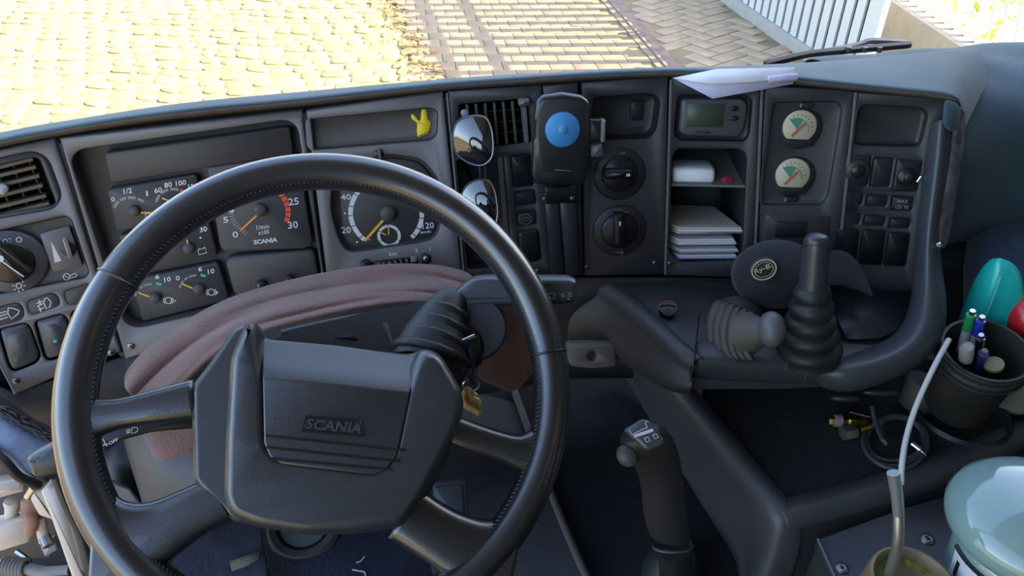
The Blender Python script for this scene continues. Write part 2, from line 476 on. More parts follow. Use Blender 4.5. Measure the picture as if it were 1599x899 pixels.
def strip(name, fx, w, z0, z1, y0, y1, m, parent, kind=None):
    c = [V((fx(y0), y0, 0)), V((fx(y1), y1, 0))]; e = (c[1]-c[0]).normalized(); n = V((e.y, -e.x, 0))*w/2
    top = [c[0]-n, c[0]+n, c[1]+n, c[1]-n]; return slab(name, [V((p.x, p.y, z1)) for p in top], z0, m, parent, .003)
strip('gate_track', lambda y: track_x(y)+.06, .17, GZ-.03, GZ+.004, 5.8, 12.5, TRK, ground)
strip('track_rail', lambda y: track_x(y)+.0, .03, GZ-.03, GZ+.02, 5.8, 12.5, TRK, ground)
strip('curb', lambda y: track_x(y)-.05, .09, GZ-.03, GZ+.006, 5.8, 12.5, PAV, ground)

# the white gate that throws the striped shade: close-set slats low down, open bars and two rails above
gy0, gy1 = 6.54, 13.4
gate = thing('slatted_gate', 'white metal gate of upright slats on a concrete kerb behind the pavers', 'gate', (gate_x(10), 10, GZ))
strip('kerb', gate_x, .10, GZ-.03, GZ+.13, gy0, gy1, CONC, gate)
ge = V((gate_x(gy1)-gate_x(gy0), gy1-gy0, 0)).normalized(); gn = V((ge.y, -ge.x, 0))
def gpt(s, z, off=0.): return V((gate_x(gy0), gy0, 0))+ge*s+gn*off+V((0, 0, z))
glen = (V((gate_x(gy1), gy1, 0))-V((gate_x(gy0), gy0, 0))).length
LOW = GZ+.13; MID = GZ+.80
box('kick_sheet', gpt(glen/2, (LOW+MID)/2, .03), ge*(glen/2), ZU*((MID-LOW)/2), gn*.006, mat('grey_sheet', (.22, .22, .215), .6), gate)
sl = None
n_sl = int(glen/.175)
for i in range(n_sl):
    c = gpt(.10+i*.175, (LOW+MID)/2, -.012)
    if sl is None: sl = box('slat', c, ge*.062, ZU*((MID-LOW)/2), gn*.014, WHITEP, gate, .006); base_ = V(sl.location); c0 = c
    else: dup(sl, base_+(c-c0), gate)
box('end_post', gpt(.0, GZ+1.0, 0), ge*.045, ZU*1.0, gn*.03, WHITEP, gate, .006)
TOPZ = GZ+2.10
def slope(s): return .030*s
for k, dz in enumerate((0., -.30)):
    a, b = gpt(0, TOPZ+dz+slope(0)), gpt(glen, TOPZ+dz+slope(glen))
    tube('rail', [a, b], .055 if k == 0 else .05, WHITEP, gate, n=6, k=1)
box('rail', gpt(glen/2, MID+.02, 0), ge*(glen/2), ZU*.03, gn*.025, WHITEP, gate, .004)
nb = int(glen/.27)
for i in range(nb):
    s = .14+i*.27; top = TOPZ+.24+slope(s)
    box('bar', gpt(s, (MID+top)/2), ge*.062, ZU*((top-MID)/2), gn*.012, WHITEP, gate, .004)
# beige wall with a sunlit white fence, far right
wall = struct(slab('wall_yard', [V((3.95, 4.5, -.86)), V((4.2, 4.5, -.86)), V((4.2, 13, -.86)), V((3.95, 13, -.86))], GZ-.03, CONC))
fence = thing('white_fence', 'white slatted fence standing on the beige wall, bright behind', 'fence', (4.1, 8, -.86))
lean = V((0, .32, .95)).normalized(); fs = None
for i in range(44):
    c = V((4.06, 4.6+i*.19, -.86))+lean*.6
    if fs is None: fs = box('slat', c, V((.02, .035, 0)), lean*.6, V((-.87, .5, 0))*.008, WHITEP, fence, .003); b0 = V(fs.location); f0 = c
    else: dup(fs, b0+(c-f0), fence)
for z in (-.80, .15): tube('rail', [(4.09, 4.4, z), (4.09, 13, z)], .02, WHITEP, fence, n=6, k=1)
LEAF = mat('lawn_leaf', (.42, .46, .06), .8, (14, .6, .02), var=.35, varscale=5)
lawn = link('lawn', [(4.2, 3, GZ), (16, 3, GZ), (16, 20, GZ), (4.2, 20, GZ)], [(0, 1, 2, 3)], mat('pale_gravel', (.30, .29, .23), .9, (20, .4, .01), var=.1)); struct(lawn); lawn.name = 'ground_beyond_fence'
bv = []; bf = []
for k in range(900):
    x = random.uniform(4.6, 7.0); y = random.uniform(4, 14); z = GZ+random.uniform(.0, .55); a = random.uniform(0, 6.3); s = random.uniform(.05, .11)
    d = V((math.cos(a), math.sin(a), random.uniform(.2, .9)))*s; e = V((-math.sin(a), math.cos(a), 0))*s*.4; c = V((x, y, z)); b = len(bv)
    bv += [c-d, c+e, c+d, c-e]; bf.append((b, b+1, b+2, b+3))
hedge = stuff(link('hedge_leaves', bv, bf, LEAF, None, recalc=False)); tag(hedge, 'yellow-green leaves showing between the sunlit white fence slats', 'leaves')

# ------------------------------------------------------------------ cab shell
LIN = mat('cab_lining', (.16, .16, .155), .9, (40, .2, .003))
CAR = mat('black_carpet', (.010, .010, .012), .95, (700, .8, .003), var=.3, varscale=30)
FLZ = .20; 
def quad(name, pts, m, thick, parent=None):
    o = link(name, pts, [(0, 1, 2, 3)], m, parent, recalc=False); s = o.modifiers.new('thickness', 'SOLIDIFY'); s.thickness = thick; s.offset = 0; return o
floor = struct(quad('floor', [T(-.50, -.9, FLZ), T(1.75, -.9, FLZ), T(1.75, 1.12, FLZ), T(-.50, 1.12, FLZ)], CAR, .02))
struct(quad('ceiling', [T(-.56, -.9, 1.86), T(1.75, -.9, 1.86), T(1.75, .88, 1.86), T(-.56, .88, 1.86)], LIN, .03))
struct(quad('wall_rear', [T(-.56, -.9, FLZ), T(1.75, -.9, FLZ), T(1.75, -.9, 1.86), T(-.56, -.9, 1.86)], mat('rear_curtain', (.10, .10, .10), .95), .03))
struct(quad('wall_right', [T(1.75, -.9, FLZ), T(1.75, 1.25, FLZ), T(1.75, 1.0, 1.86), T(1.75, -.9, 1.86)], mat('door_lining', (.05, .055, .065), .9), .03))  # out of view; left windowless and run forward to keep sun out
struct(quad('wall_front', [T(-.50, 1.27, FLZ-.3), T(1.75, 1.27, FLZ-.3), T(1.75, 1.265, .70), T(-.50, 1.265, .70)], mat('bulkhead', (.02, .02, .022), .9), .02))
gm = bpy.data.materials.new('windscreen_glass'); gm.use_nodes = True; n_ = gm.node_tree; n_.nodes.clear()
out = n_.nodes.new('ShaderNodeOutputMaterial'); mx = n_.nodes.new('ShaderNodeMixShader'); tr = n_.nodes.new('ShaderNodeBsdfTransparent'); gl = n_.nodes.new('ShaderNodeBsdfGlossy')
fr_ = n_.nodes.new('ShaderNodeFresnel'); fr_.inputs['IOR'].default_value = 1.25; tr.inputs[0].default_value = (.97, .985, .98, 1); gl.inputs['Roughness'].default_value = .02
n_.links.new(fr_.outputs[0], mx.inputs[0]); n_.links.new(tr.outputs[0], mx.inputs[1]); n_.links.new(gl.outputs[0], mx.inputs[2]); n_.links.new(mx.outputs[0], out.inputs[0])
struct(link('window_1', [T(-.52, 1.10, .83), T(1.74, 1.10, .77), T(1.74, .90, 1.84), T(-.52, .90, 1.84)], [(0, 1, 2, 3)], gm, recalc=False), 'clear laminated windscreen above the dashboard')
struct(tube('trim_1', [T(-.53, 1.09, .55), T(-.53, 1.06, .85), T(-.53, .89, 1.86)], .04, LIN, n=8, k=1))
# ------------------------------------------------------------------ dashboard pad and body
NAVY = mat('faded_navy_cloth', (.036, .070, .088), .95, (260, .5, .0015), var=.25, varscale=7, sheen=.1)
LIP = mat('pad_lip', (.10, .080, .064), .8, (1400, .6, .001), var=.15, varscale=40)
dash = thing('dashboard', 'dark grey truck dashboard with blue cloth-covered top under the windscreen', 'dashboard', T(.5, 1.0, .55))
LP = [(-110, 258, F01), (-50, 240, F01), (0, 226, F01), (44, 217, F01), (88, 209, F12), (180, 193, F12), (280, 180, F12), (380, 170, F12), (474, 162, F23), (585, 149, F23), (695, 137, F34), (770, 132, F34), (848, 127, F34), (950, 120, F34), (1047, 116, F45), (1120, 118, F45), (1192, 123, F56), (1265, 131, F56), (1338, 139, F67), (1410, 146, F67), (1478, 152, F67), (1497, 160, F67)]
up_ = -DN
R0 = [f.at(x, y, -.004) for x, y, f in LP]; R1 = [f.at(x, y, .006) for x, y, f in LP]; R1b = [f.at(x, y, .0075)+up_*.004 for x, y, f in LP]
R2 = [f.at(x, y, .004)+up_*.0075 for x, y, f in LP]; R3 = [f.at(x, y, -.003)+up_*.009 for x, y, f in LP]
E0 = [edge_at(x if x < 1240 else 1240+(x-1240)*1.0)+FWD*.0 for x, y, f in LP]
E0 = [V(e) for e in E0]
Rm = [f.at(x, y+15, -.12) for x, y, f in LP]
sheet('pad_edge', [Rm, R0, R1, list(R1b)], LIP, dash, .002, 1)
mid1 = [a.lerp(b, .12)+ZU*.001 for a, b in zip(R3, E0)]; mid2 = [a.lerp(b, .5)+ZU*(.002+.004*random.random()) for a, b in zip(R3, E0)]
dl = LAT*.035-ZU*.050
el_ = edge_line(1580)-ZU*.01
for r_ in (R1b, R2, R3): r_.append(r_[-1]+dl*.35); r_.append(r_[-2]+dl)
for r_, s_ in ((mid1, .12), (mid2, .5), (E0, 1.)):
    a_ = r_[-1]; b_ = R3[-1].lerp(el_, s_); r_.append(a_.lerp(b_, .4)+ZU*.004); r_.append(b_)
sheet('pad_cloth', [R1b, R2, R3, mid1, mid2, [e.copy() for e in E0], [e+FWD*.015-ZU*.03 for e in E0]], NAVY, dash, .004, 1)
# passenger side: the cloth rolls over the edge and falls
rows = []
e_s = [edge_line(1485+i*45)-ZU*.0 for i in range(-5, 8)]
prof = [(0.015, -.03), (0, 0), (-.10, .006), (-.20, .004), (-.26, -.012), (-.30, -.05), (-.315, -.11), (-.31, -.20), (-.27, -.27)]
for df, dz in prof:
    rows.append([e+FWD*(df*(1.0+.04*math.sin(i*1.7)))+ZU*(dz+.006*math.sin(i*2.3+df*20)) for i, e in enumerate(e_s)])
sheet('passenger_pad_cloth', rows, NAVY, dash, .004, 2)
ledge = [e+FWD*-.27+ZU*-.245 for e in e_s]
sheet('glovebox_face', [[p for p in ledge], [p-FWD*.05-ZU*.01 for p in ledge], [p-FWD*.055-ZU*.03 for p in ledge], [p+FWD*.04-ZU*.05 for p in ledge], [p+FWD*.06-ZU*.30 for p in ledge]], mat('navy_dark', (.02, .028, .036), .8, (300, .3, .001)), dash, .004, 1)
# lower dash body behind the modules
LOWB = [(-100, 560, F01), (22, 612, F01), (190, 556, F01), (196, 556, F12), (512, 466, F12), (720, 462, F23), (880, 432, F34), (1047, 432, F45), (1180, 434, F56)]
la = [f.at(x, y, -.010) for x, y, f in LOWB]; lb = [f.at(x, y, -.016)+DN*.05 for x, y, f in LOWB]; lc = [f.at(x, y, -.04)+DN*.13 for x, y, f in LOWB]; ld = [f.at(x, y, -.16)+DN*.20 for x, y, f in LOWB]
sheet('lower_panel', [la, lb, lc, ld], PLA, dash, .004, 0)
# backing behind the fronts so no light leaks through the seams
BK = [(-110, 258, F01), (90, 215, F01), (94, 214, F12), (475, 172, F12), (693, 143, F23), (697, 143, F34), (1047, 122, F34), (1192, 130, F45), (1338, 143, F56), (1490, 156, F67)]
BB = [(-100, 600, F01), (196, 548, F01), (196, 548, F12), (512, 460, F12), (718, 456, F23), (722, 456, F34), (1040, 445, F34), (1178, 445, F45), (1302, 500, F56), (1440, 500, F67)]
sheet('backing', [[f.at(x, y, -.16) for x, y, f in BK], [f.at(x, y, -.16) for x, y, f in BB]], mat('backing_black', (.006, .006, .006), .9), dash, .004, 0)

# ------------------------------------------------------------------ 1 switch panel at the door
def screw(fr, c, parent, r=5.5, h=.0005):
    s = disc('screw', fr, c, r, h+.0015, h-.004, SCREW, parent, .0006, 14, hole=None); s['label'] = 'small silver screw'
    disc('socket', fr, c, r*.42, h+.0018, h, BLK, s, .0002, 6); return s
sp = thing('switch_panel', 'charcoal panel by the door with air vent, round light dial and rocker switches', 'switch panel', F01.at(60, 600, -.02))
ventp = rnd([(-70, 262), (53, 235), (76, 247), (98, 306), (86, 327), (-60, 352)], 14)
dialp = rnd([(-70, 376), (102, 337), (111, 343), (139, 426), (132, 434), (-60, 470)], 6)
w1 = rnd([(-26, 487), (28, 472), (36, 480), (38, 493), (31, 501), (-22, 514)], 8)
w2 = rnd([(42, 471), (82, 457), (92, 464), (94, 477), (52, 492), (45, 486)], 7)
w3 = rnd([(100, 455), (140, 442), (150, 470), (108, 477), (103, 470)], 6)
k1 = rnd([(-4, 515), (40, 504), (48, 512), (64, 556), (57, 567), (22, 581), (13, 573)], 8)
k2 = rnd([(53, 502), (96, 490), (104, 496), (120, 540), (113, 552), (77, 564), (69, 558)], 8)
k3 = rnd([(110, 487), (150, 475), (158, 481), (172, 522), (165, 532), (130, 546), (124, 540)], 8)
plate('faceplate', F01, [(-110, 258), (86, 217), (189, 549), (84, 590), (22, 617), (-80, 420)], 0, -.02, PLM, sp, [ventp, dialp, w1, w2, w3, k1, k2, k3], .0022)
# vent
ring_in = rnd([(-60, 272), (52, 246), (62, 248), (88, 318), (80, 322), (-50, 342)], 6)
vf = plate('vent_frame', F01, ventp, -.002, -.02, PLA, sp, [ring_in], .002)
pocket('vent_duct', F01, ring_in, -.004, .05, BLK, sp)
ends = [(53, 249), (58, 261), (63.5, 275), (68.5, 290), (74, 306), (79, 318)]
VENT = mat('vent_slat', (.12, .10, .08), .5)
for k, (x, y) in enumerate(ends):
    a = F01.at(x-2, y, -.006); b = F01.at(x-130, y+31, -.006); e = (a-b).normalized(); nn = F01.n
    c = (a+b)/2-nn*.008; upv = e.cross(nn).normalized()
    box('slat', c, e*((a-b).length/2), nn*.008, upv*.0022, VENT, sp, .0018)
for i in range(5):
    x = 48-i*26; a = F01.at(x, 252+i*6, -.03); b = F01.at(x+24, 320+i*6, -.03); box('vane', (a+b)/2, (a-b)/2, F01.n*.007, (b-a).cross(F01.n).normalized()*.0012, VENT, sp, .0006)
disc('vent_knob', F01, (2, 297), 9, .004, -.01, mat('pale_knob', (.35, .37, .42), .35), sp, .003)['label'] = 'pale grey round vent knob'
# light dial
pocket('dial_recess', F01, dialp, 0, .006, PLA, sp, .001, .001)
dr = disc('dial_ring', F01, (16, 410), 54, .003, -.006, mat('dial_ring_grey', (.06, .065, .075), .4), sp, .003, 40)
disc('dial_hub', F01, (16, 411), 36, .006, .0, BLK, sp, .003, 32)
kn = plate('light_knob', F01, rnd([(-24, 390), (-6, 380), (52, 426), (36, 442)], 5), .022, .004, BLK, sp, (), .004); 
strokes('pointer_line', F01, [[(-4, 403), (37, 432)]], 2, .0225, WHT, kn)
polys('pointer_dot', F01, [pcirc((1, 404), 5)], .0226, WHT, kn)
strokes('symbol', F01, [pcirc((29.5, 446), 4.2, 14)]+[[(29.5+7*math.cos(a), 446-7*math.sin(a)), (29.5+11*math.cos(a), 446-11*math.sin(a))] for a in [i*PI/4 for i in range(8)]]+[pcirc((8, 376.5), 3.4, 12), [(2, 378), (-6, 380)], [(14, 373), (17, 372)], [(14, 378), (18, 377)], pcirc((29.5, 374), 4, 12)], 1.2, .0032, WHT, dr)
di = plate('dimmer', F01, rnd([(62, 366), (108, 354), (129, 415), (83, 425)], 3), .0005, -.006, PLM, sp, (), .0012)
polys('wedge_mark', F01, [[(79.5, 376), (96, 407), (85.5, 410)]], .0008, WHT, di)
disc('thumb_well', F01, (107, 389), 12, .0012, .0004, BLK, di, .0003, 24)
plate('thumb_wheel', F01, rnd([(97, 374), (103.5, 372), (114, 403), (107.5, 405.5)], 2), .006, -.002, mat('thumb_grey', (.30, .29, .33), .4), di, (), .002)
strokes('symbol', F01, [pcirc((104, 432), 5.2, 16), [(109, 430.5), (118, 426), (120, 429), (118.5, 432), (109, 434)], [(101, 430), (107, 434)]], 1.1, -.0055+.0015, WHT, sp)
# symbol windows and rockers
for w_, ic in ((w1, [[(23.5, 482), (13, 480.5), (12, 489), (18, 498), (28, 490), (30, 485), (23.5, 482)], [(10, 486), (-6, 490)], [(10.5, 490), (-5, 495)], [(12, 495), (-4, 500)]]),
               (w2, [[(70, 466), (68, 472), (72, 482), (78, 479), (79.5, 471), (74, 465), (70, 466)], [(66, 470), (57, 474)], [(66.5, 474), (58, 478)], [(68, 480), (60, 484)], [(61, 468), (63, 474), (60, 478), (64, 484), (63, 487)]]), (w3, None)):
    lab = plate('symbol_window', F01, w_, -.001, -.012, DIAL, sp, (), .0012)
    if ic: strokes('symbol', F01, ic, 1.5, -.0007, WHT, lab)
ROCK = mat('rocker_grey', (.055, .060, .070), .35, (900, .1, .0004))
def rocker(k, tilt, dish, lamp=None):
    pocket('switch_well', F01, k, 0, .018, BLK, sp, .001, .001)
    q = [F01.ab(x, y, .004) for x, y in k]; q = inset(ccw(q), .0022)
    o = plate_l('rocker_switch', F01, q, .004, -.012, ROCK, sp, (), .003)
    plate('finger_dish', F01, rnd(dish, 10, 5), .0055, .003, ROCK, o, (), .0035)
    if lamp: disc('indicator_lamp', F01, lamp, 3.4, .0062, .004, mat('teal_lamp', (.01, .32, .34), .3), o, .0006, 12)['label'] = 'teal indicator lamp'
rocker(k1, 0, [(8, 523), (32, 516), (44, 524), (48, 548), (42, 557), (20, 562), (12, 552)])
rocker(k2, 0, [(66, 508), (86, 502), (98, 512), (102, 532), (96, 540), (80, 545), (72, 536)], (87, 533))
rocker(k3, 0, [(124, 492), (144, 487), (154, 500), (156, 518), (138, 528), (130, 520)])
for c in ((25, 595), (174, 551)): screw(F01, c, sp)

# ------------------------------------------------------------------ 2 gauge cluster
gc = thing('instrument_cluster', 'grey instrument cluster of small round gauges left of the speedometer', 'instruments', F12.at(350, 480, -.02))
rec = rnd([(110, 250), (122, 234), (446, 187), (464, 197), (504, 436), (490, 450), (216, 512), (197, 506), (188, 490)], 12)
quad('end_panel', [F01.at(-140, 250, -.03), F01.at(192, 560, -.03), F01.at(90, 720, -.03), F01.at(-140, 720, -.03)], PLA, .004, dash)
plate('bezel', F12, [(93, 216), (472, 173), (510, 464), (196, 561)], 0, -.02, PLM, gc, [rec], .002)
pocket('dial_well', F12, rec, 0, .030, WELL, gc, .004, .002)
HB = -.012
def dplate(px, h=HB, r=5, m=DIAL): return plate('dial_plate', F12, px, h, -.03, m, gc, (), .0015, r)
dplate([(163, 239), (452, 198), (458, 240), (320, 262), (173, 286)])
p1 = dplate([(167, 297), (306, 273), (323, 335), (183, 361)]); p2 = dplate([(185, 368), (325, 342), (340, 402), (203, 430)])
p3 = dplate([(205, 438), (340, 410), (358, 468), (223, 502)]); p4 = dplate([(324, 262), (466, 240), (488, 382), (476, 388), (352, 393), (344, 386)]); p5 = dplate([(352, 408), (362, 401), (490, 390), (499, 436), (376, 464), (366, 458)], HB, 8)
HG = HB+.0006
def gauge(c, r, needle, parent, m=YEL, w=2.2, r0=None):
    n = strokes('needle', F12, [needle], w, HB+.006, m, parent); n['label'] = 'yellow pointer needle' if m is YEL else 'orange pointer needle'
    disc('needle_hub', F12, c, r, HB+.008, HB, DIAL, parent, .002, 20)
def lab(s, x, y, w, h, parent, fr=F12, m=WHT, hh=HG, sl=-.16, lean=.06, bold=.012):
    """lettering centred on (x, y): w wide, h high, baseline slope sl"""
    return txt(s, fr, (x-w/2+lean*0, y+h/2-sl*w/2), (x+w/2, y+h/2+sl*w/2), (x-w/2-lean*h*2, y-h/2-sl*w/2), hh, m, parent, bold=bold)
gauge((208.5, 331), 8.5, [(220, 332), (238, 332)], p1); gauge((272, 318), 8.5, [(266, 314.5), (253, 309)], p1)
arc_marks('scale', F12, (207, 334), 25, 30, [(150, 122), (118, 96), (92, 66), (60, 40)], HG, GRYP, p1)
lab('0', 177, 311, 6, 7, p1); lab('1/2', 200, 298, 13, 8, p1); lab('1', 230, 302, 2.4, 8, p1, bold=0)
arc_marks('scale', F12, (273, 321), 25, 29.5, [(160, 132), (126, 98), (92, 66)], HG, GRYP, p1); arc_marks('red_scale', F12, (273, 321), 25, 30, [(60, 40)], HG, RED, p1)
lab('60', 247.5, 297, 12, 8, p1); lab('80', 263, 288.5, 12, 8, p1); lab('100', 283, 285.5, 16, 8, p1); lab('120', 302, 291, 15, 8, p1)
strokes('symbol', F12, [[(228, 341), (227, 334), (233, 333), (234, 340), (228, 341)], [(235, 338), (238, 337)]], 1, HG, WHT, p1)
gauge((294, 389), 8.5, [(293, 382), (292, 374)], p2); lab('30', 318, 358, 12, 8, p2)
strokes('symbol', F12, [[(309, 390), (321, 387), (322.5, 394.5), (310.5, 397.5), (309, 390)], [(311, 389), (311, 387)], [(319, 387), (319, 385)]], 1.1, HG, WHT, p2)
polys('scale', F12, [pcirc((313, 371), 1.5, 8)], HG, WHT, p2)
for (cx, cy), nd, (ax, ay), d6, d10, z0, ic in (((241, 467), [(233, 463), (216, 457)], (241, 468), (246, 432), (262, 436), None, (263, 469)), ((310, 453), [(301, 450), (284, 443)], (310, 455), (313, 420), (330, 423.5), (278, 434), (330, 456))):
    gauge((cx, cy), 8.5, nd, p3)
    arc_marks('scale', F12, (ax, ay), 26, 29, [(158, 146), (142, 130), (126, 112), (108, 84)], HG, GRYP, p3); arc_marks('green_scale', F12, (ax, ay), 26, 30.5, [(72, 56)], HG, GRN, p3)
    lab('6', *d6, 6, 7, p3); lab('10', *d10, 10, 7.5, p3)
    if z0: lab('0', *z0, 6, 7.5, p3)
    strokes('symbol', F12, [pcirc(ic, 5, 14), pcirc(ic, 7.5, 5, 140, 220), pcirc(ic, 7.5, 5, -40, 40)], 1.2, HG, WHT, p3)
lab('A', 274, 469.5, 3, 4, p3); lab('F', 340, 457, 3, 4, p3)
# rev counter
gauge((406, 329), 10, [(401, 336), (376, 359.5)], p4, ORG, 3)
arc_marks('scale', F12, (405, 330), 38, 46, [(a, a+2.6) for a in range(176, 232, 6)], HG, GRYP, p4)
arc_marks('scale', F12, (405, 330), 38, 46, [(a, a+8) for a in range(40, 170, 14)], HG, WHT, p4)
arc_marks('red_scale', F12, (405, 330), 40, 48, [(36-k*11.5, 26.5-k*11.5) for k in range(6)], HG, RED, p4)
lab('25', 459, 314.5, 16, 11, p4, sl=-.1); lab('30', 458, 351, 16, 11, p4, sl=-.1); lab('5', 353, 343, 8, 9, p4); lab('0', 368, 366, 8.5, 10, p4)
lab('1/min', 411, 354, 20, 7, p4, sl=-.12); lab('x100', 412, 362.5, 17, 6.5, p4, sl=-.12); lab('SCANIA', 415, 376, 37, 7, p4, sl=-.12, bold=.04)
for c in ((407, 447), (451, 440)):
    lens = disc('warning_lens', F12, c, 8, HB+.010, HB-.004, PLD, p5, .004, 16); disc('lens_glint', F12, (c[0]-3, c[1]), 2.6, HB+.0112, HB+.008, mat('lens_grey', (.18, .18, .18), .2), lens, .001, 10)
screw(F12, (204, 541), gc)
# ------------------------------------------------------------------ 3 speedometer panel
tp = thing('speedometer_panel', 'grey speedometer panel with clock dial and odometer, brown towel below', 'instruments', F23.at(610, 450, -.02))
slot = rnd([(479, 187), (674, 168), (684, 175), (682, 211), (672, 219), (490, 234), (481, 228)], 6)
tface = rnd([(518, 290), (545, 258), (605, 240), (660, 248), (688, 285), (691, 335), (681, 372), (655, 379), (545, 395), (530, 378), (516, 330)], 16, 5)
plate('bezel', F23, [(478, 173), (692, 144), (721, 425), (722, 462), (514, 464)], 0, -.02, PLM, tp, [slot, tface], .002)
pocket('slot_recess', F23, slot, 0, .010, WELL, tp, .003, .002)
pocket('face_well', F23, tface, 0, .014, WELL, tp, .003, .002)
HT = -.0095
fc = plate('speed_dial', F23, rnd([(530, 292), (550, 262), (605, 246), (655, 253), (683, 287), (686, 335), (676, 370), (550, 388), (536, 370)], 14, 5), HT, -.02, DIAL, tp, (), .001)
HT += .0006
tc_ = (603.5, 334)
segs = []
edges_ = [231, 213, 212.0, 195, 183, 166, 150, 133, 116, 99, 82, 65, 48, 31, 14, 357-360, 340-360, 327-360]
a_ = 226.
for w in (8, 22, 18, 16, 21, 17, 17, 17, 17, 17, 17, 17, 17, 17, 19, 13, 7):
    segs.append((a_, a_-w+1.6)); a_ -= w
arc_marks('speed_scale', F23, tc_, 51, 58, segs, HT, WHT, fc, 6)
def lab3(s, x, y, w, h, hh=HT, m=WHT, sl=-.07, parent=fc): return lab(s, x, y, w, h, parent, F23, m, hh, sl)
lab3('40', 540.5, 307.5, 16, 9); lab3('20', 541, 359, 15, 10); lab3('120', 669, 352, 18, 9.5); lab3('km/h', 665, 362, 16, 4); lab3('80', 606, 268, 14, 9); lab3('60', 570, 274, 14, 9); lab3('100', 645, 290, 16, 9)
disc('needle_hub', F23, (606, 335), 12, HT+.008, HT, DIAL, fc, .003, 24)
nd = strokes('speed_needle', F23, [[(598, 344), (569.5, 376)]], 4, HT+.006, YEL, fc); nd['label'] = 'yellow pointer needle'
arc_marks('clock_ring', F23, (607.5, 368), 13.5, 18, [(90-k*60-2, 90-(k+1)*60+2) for k in range(6)], HT+.0004, WHT, fc, 6)
strokes('clock_hands', F23, [[(607, 366), (606.5, 354)], [(603, 366.5), (594.5, 363)]], 1.8, HT+.003, YEL, fc)
polys('scale_dots', F23, [pcirc((557.5, 378), 1.6, 8), pcirc((538.5, 333), 1.6, 8), pcirc((577, 374), 1.2, 8)], HT, WHT, fc)
lab3('km', 614, 396, 12, 7, .0006, WHT, -.07, tp); lab3('2  .  1', 660, 389.5, 24, 6, .0006, WHT, -.1, tp)
od = plate('odometer_window', F23, rnd([(580, 408), (652, 400), (654, 412), (582, 421)], 2), .0008, -.003, BLK, tp, (), .0006)
for k, d in enumerate('468929'): lab3(d, 591+k*8.8, 413.5-k*1.25, 4.5, 7, .0012, GRYP, -.1, od)
plate('odometer_end', F23, [(641, 401), (651, 400), (652, 408), (642, 409.5)], .0016, .0006, mat('odo_grey', (.20, .20, .21), .4), od, (), .0004)
disc('face_knob', F23, (571, 416), 9, .008, -.004, BLK, tp, .002, 20)
lk = disc('face_lock', F23, (664, 405), 9, .003, -.004, BLK, tp, .001, 20); disc('lock_barrel', F23, (665, 404), 4, .006, .002, STEEL, lk, .001, 14)
disc('face_latch', F23, (591, 241), 8, .002, -.004, BLK, tp, .001, 18)
tube('latch_pin', [F23.at(592, 232, .004), F23.at(594, 250, .004)], .0022, GREYM, tp, n=6, k=1)
# yellow sticker: a hand raised with two fingers up
st = plate('hand_sticker', F23, rnd([(652, 192), (643, 186), (641.5, 179), (645, 177.5), (650, 183), (654, 189), (657, 188), (658.5, 171), (662, 168.5), (666.5, 172), (667.5, 187), (672, 189), (673, 197), (670, 201), (671.5, 207), (652.5, 215), (651, 205)], 3, 3), -.0088, -.0098, mat('sticker_yellow', (.85, .66, .02), .5), None, (), .0002)
tag(st, 'yellow sticker of a raised two-finger hand, stuck in the slot above the speedometer', 'sticker')
strokes('cuff_line', F23, [[(653, 213), (671.5, 204.5)]], 1.1, -.0085, BLK, st)

# ------------------------------------------------------------------ 4 vent and switch column, rail strip, climate panel
vp = thing('vent_switch_panel', 'dark centre panel with upright air vent and a column of switches', 'switch panel', F34.at(780, 440, -.02))
vo = rnd([(716, 163), (822, 154), (829, 221), (722, 234)], 5)
tall = rnd([(713, 250), (786, 244), (800, 416), (731, 420)], 4)
b1 = rnd([(797, 244), (829, 240), (834, 290), (802, 293)], 4); b2 = rnd([(803, 301), (835, 297), (838, 318), (806, 322)], 4); b3 = rnd([(806, 333), (836, 329), (839, 350), (809, 354)], 4); b4 = rnd([(809, 363), (840, 359), (845, 406), (813, 411)], 5)
plate('faceplate', F34, [(699, 142), (846, 133), (864, 428), (726, 432)], 0, -.02, PLA, vp, [vo, tall, b1, b2, b3, b4], .0018)
pocket('vent_duct', F34, vo, 0, .04, BLK, vp)
for k in range(7):
    x = 729+k*14.2; a = F34.at(x, 163-k*1.0, -.004); b = F34.at(x+6, 231-k*1.5, -.004)
    box('slat', (a+b)/2-F34.n*.007, (a-b)/2, F34.n*.007, (a-b).cross(F34.n).normalized()*.0018, VENT, vp, .0015)
for k in range(3):
    a = F34.at(718, 176+k*18, -.022); b = F34.at(826, 168+k*17, -.022); box('vane', (a+b)/2, (a-b)/2, F34.n*.005, (a-b).cross(F34.n).normalized()*.001, BLK, vp, .0006)
a, b = F34.at(819, 166, .002), F34.at(823, 222, .002)
lv = box('vent_lever', (a+b)/2, (a-b)/2, F34.n*.004, (a-b).cross(F34.n).normalized()*.0028, PLM, vp, .0015)
plate('lever_knob', F34, rnd([(809, 155), (828, 154), (829, 166), (810, 167)], 4), .014, .002, mat('lever_grey', (.11, .11, .105), .5), lv, (), .003)
pocket('tall_recess', F34, tall, 0, .035, PLD, vp)
plate('blank_switch', F34, b1, -.001, -.014, BLK, vp, (), .002); plate('blank_switch', F34, b2, -.001, -.014, PLD, vp, (), .002)
sb = plate('symbol_button', F34, b3, -.001, -.014, PLD, vp, (), .002)
strokes('symbol', F34, [pcirc((820, 342), 10, 20, ry=8), [(814, 340.5), (826, 339.5), (826, 344), (814, 345), (814, 340.5)]], 1.0, -.0006, GRYP, sb)
plate('rocker_switch', F34, b4, .003, -.012, BLK, vp, (), .003)
screw(F34, (840, 423), vp, 4)
strokes('yellow_mark', F34, [[(783, 348), (792, 346)]], 1.5, -.034+.0352, mat('dull_yellow', (.10, .08, .02), .6), vp)
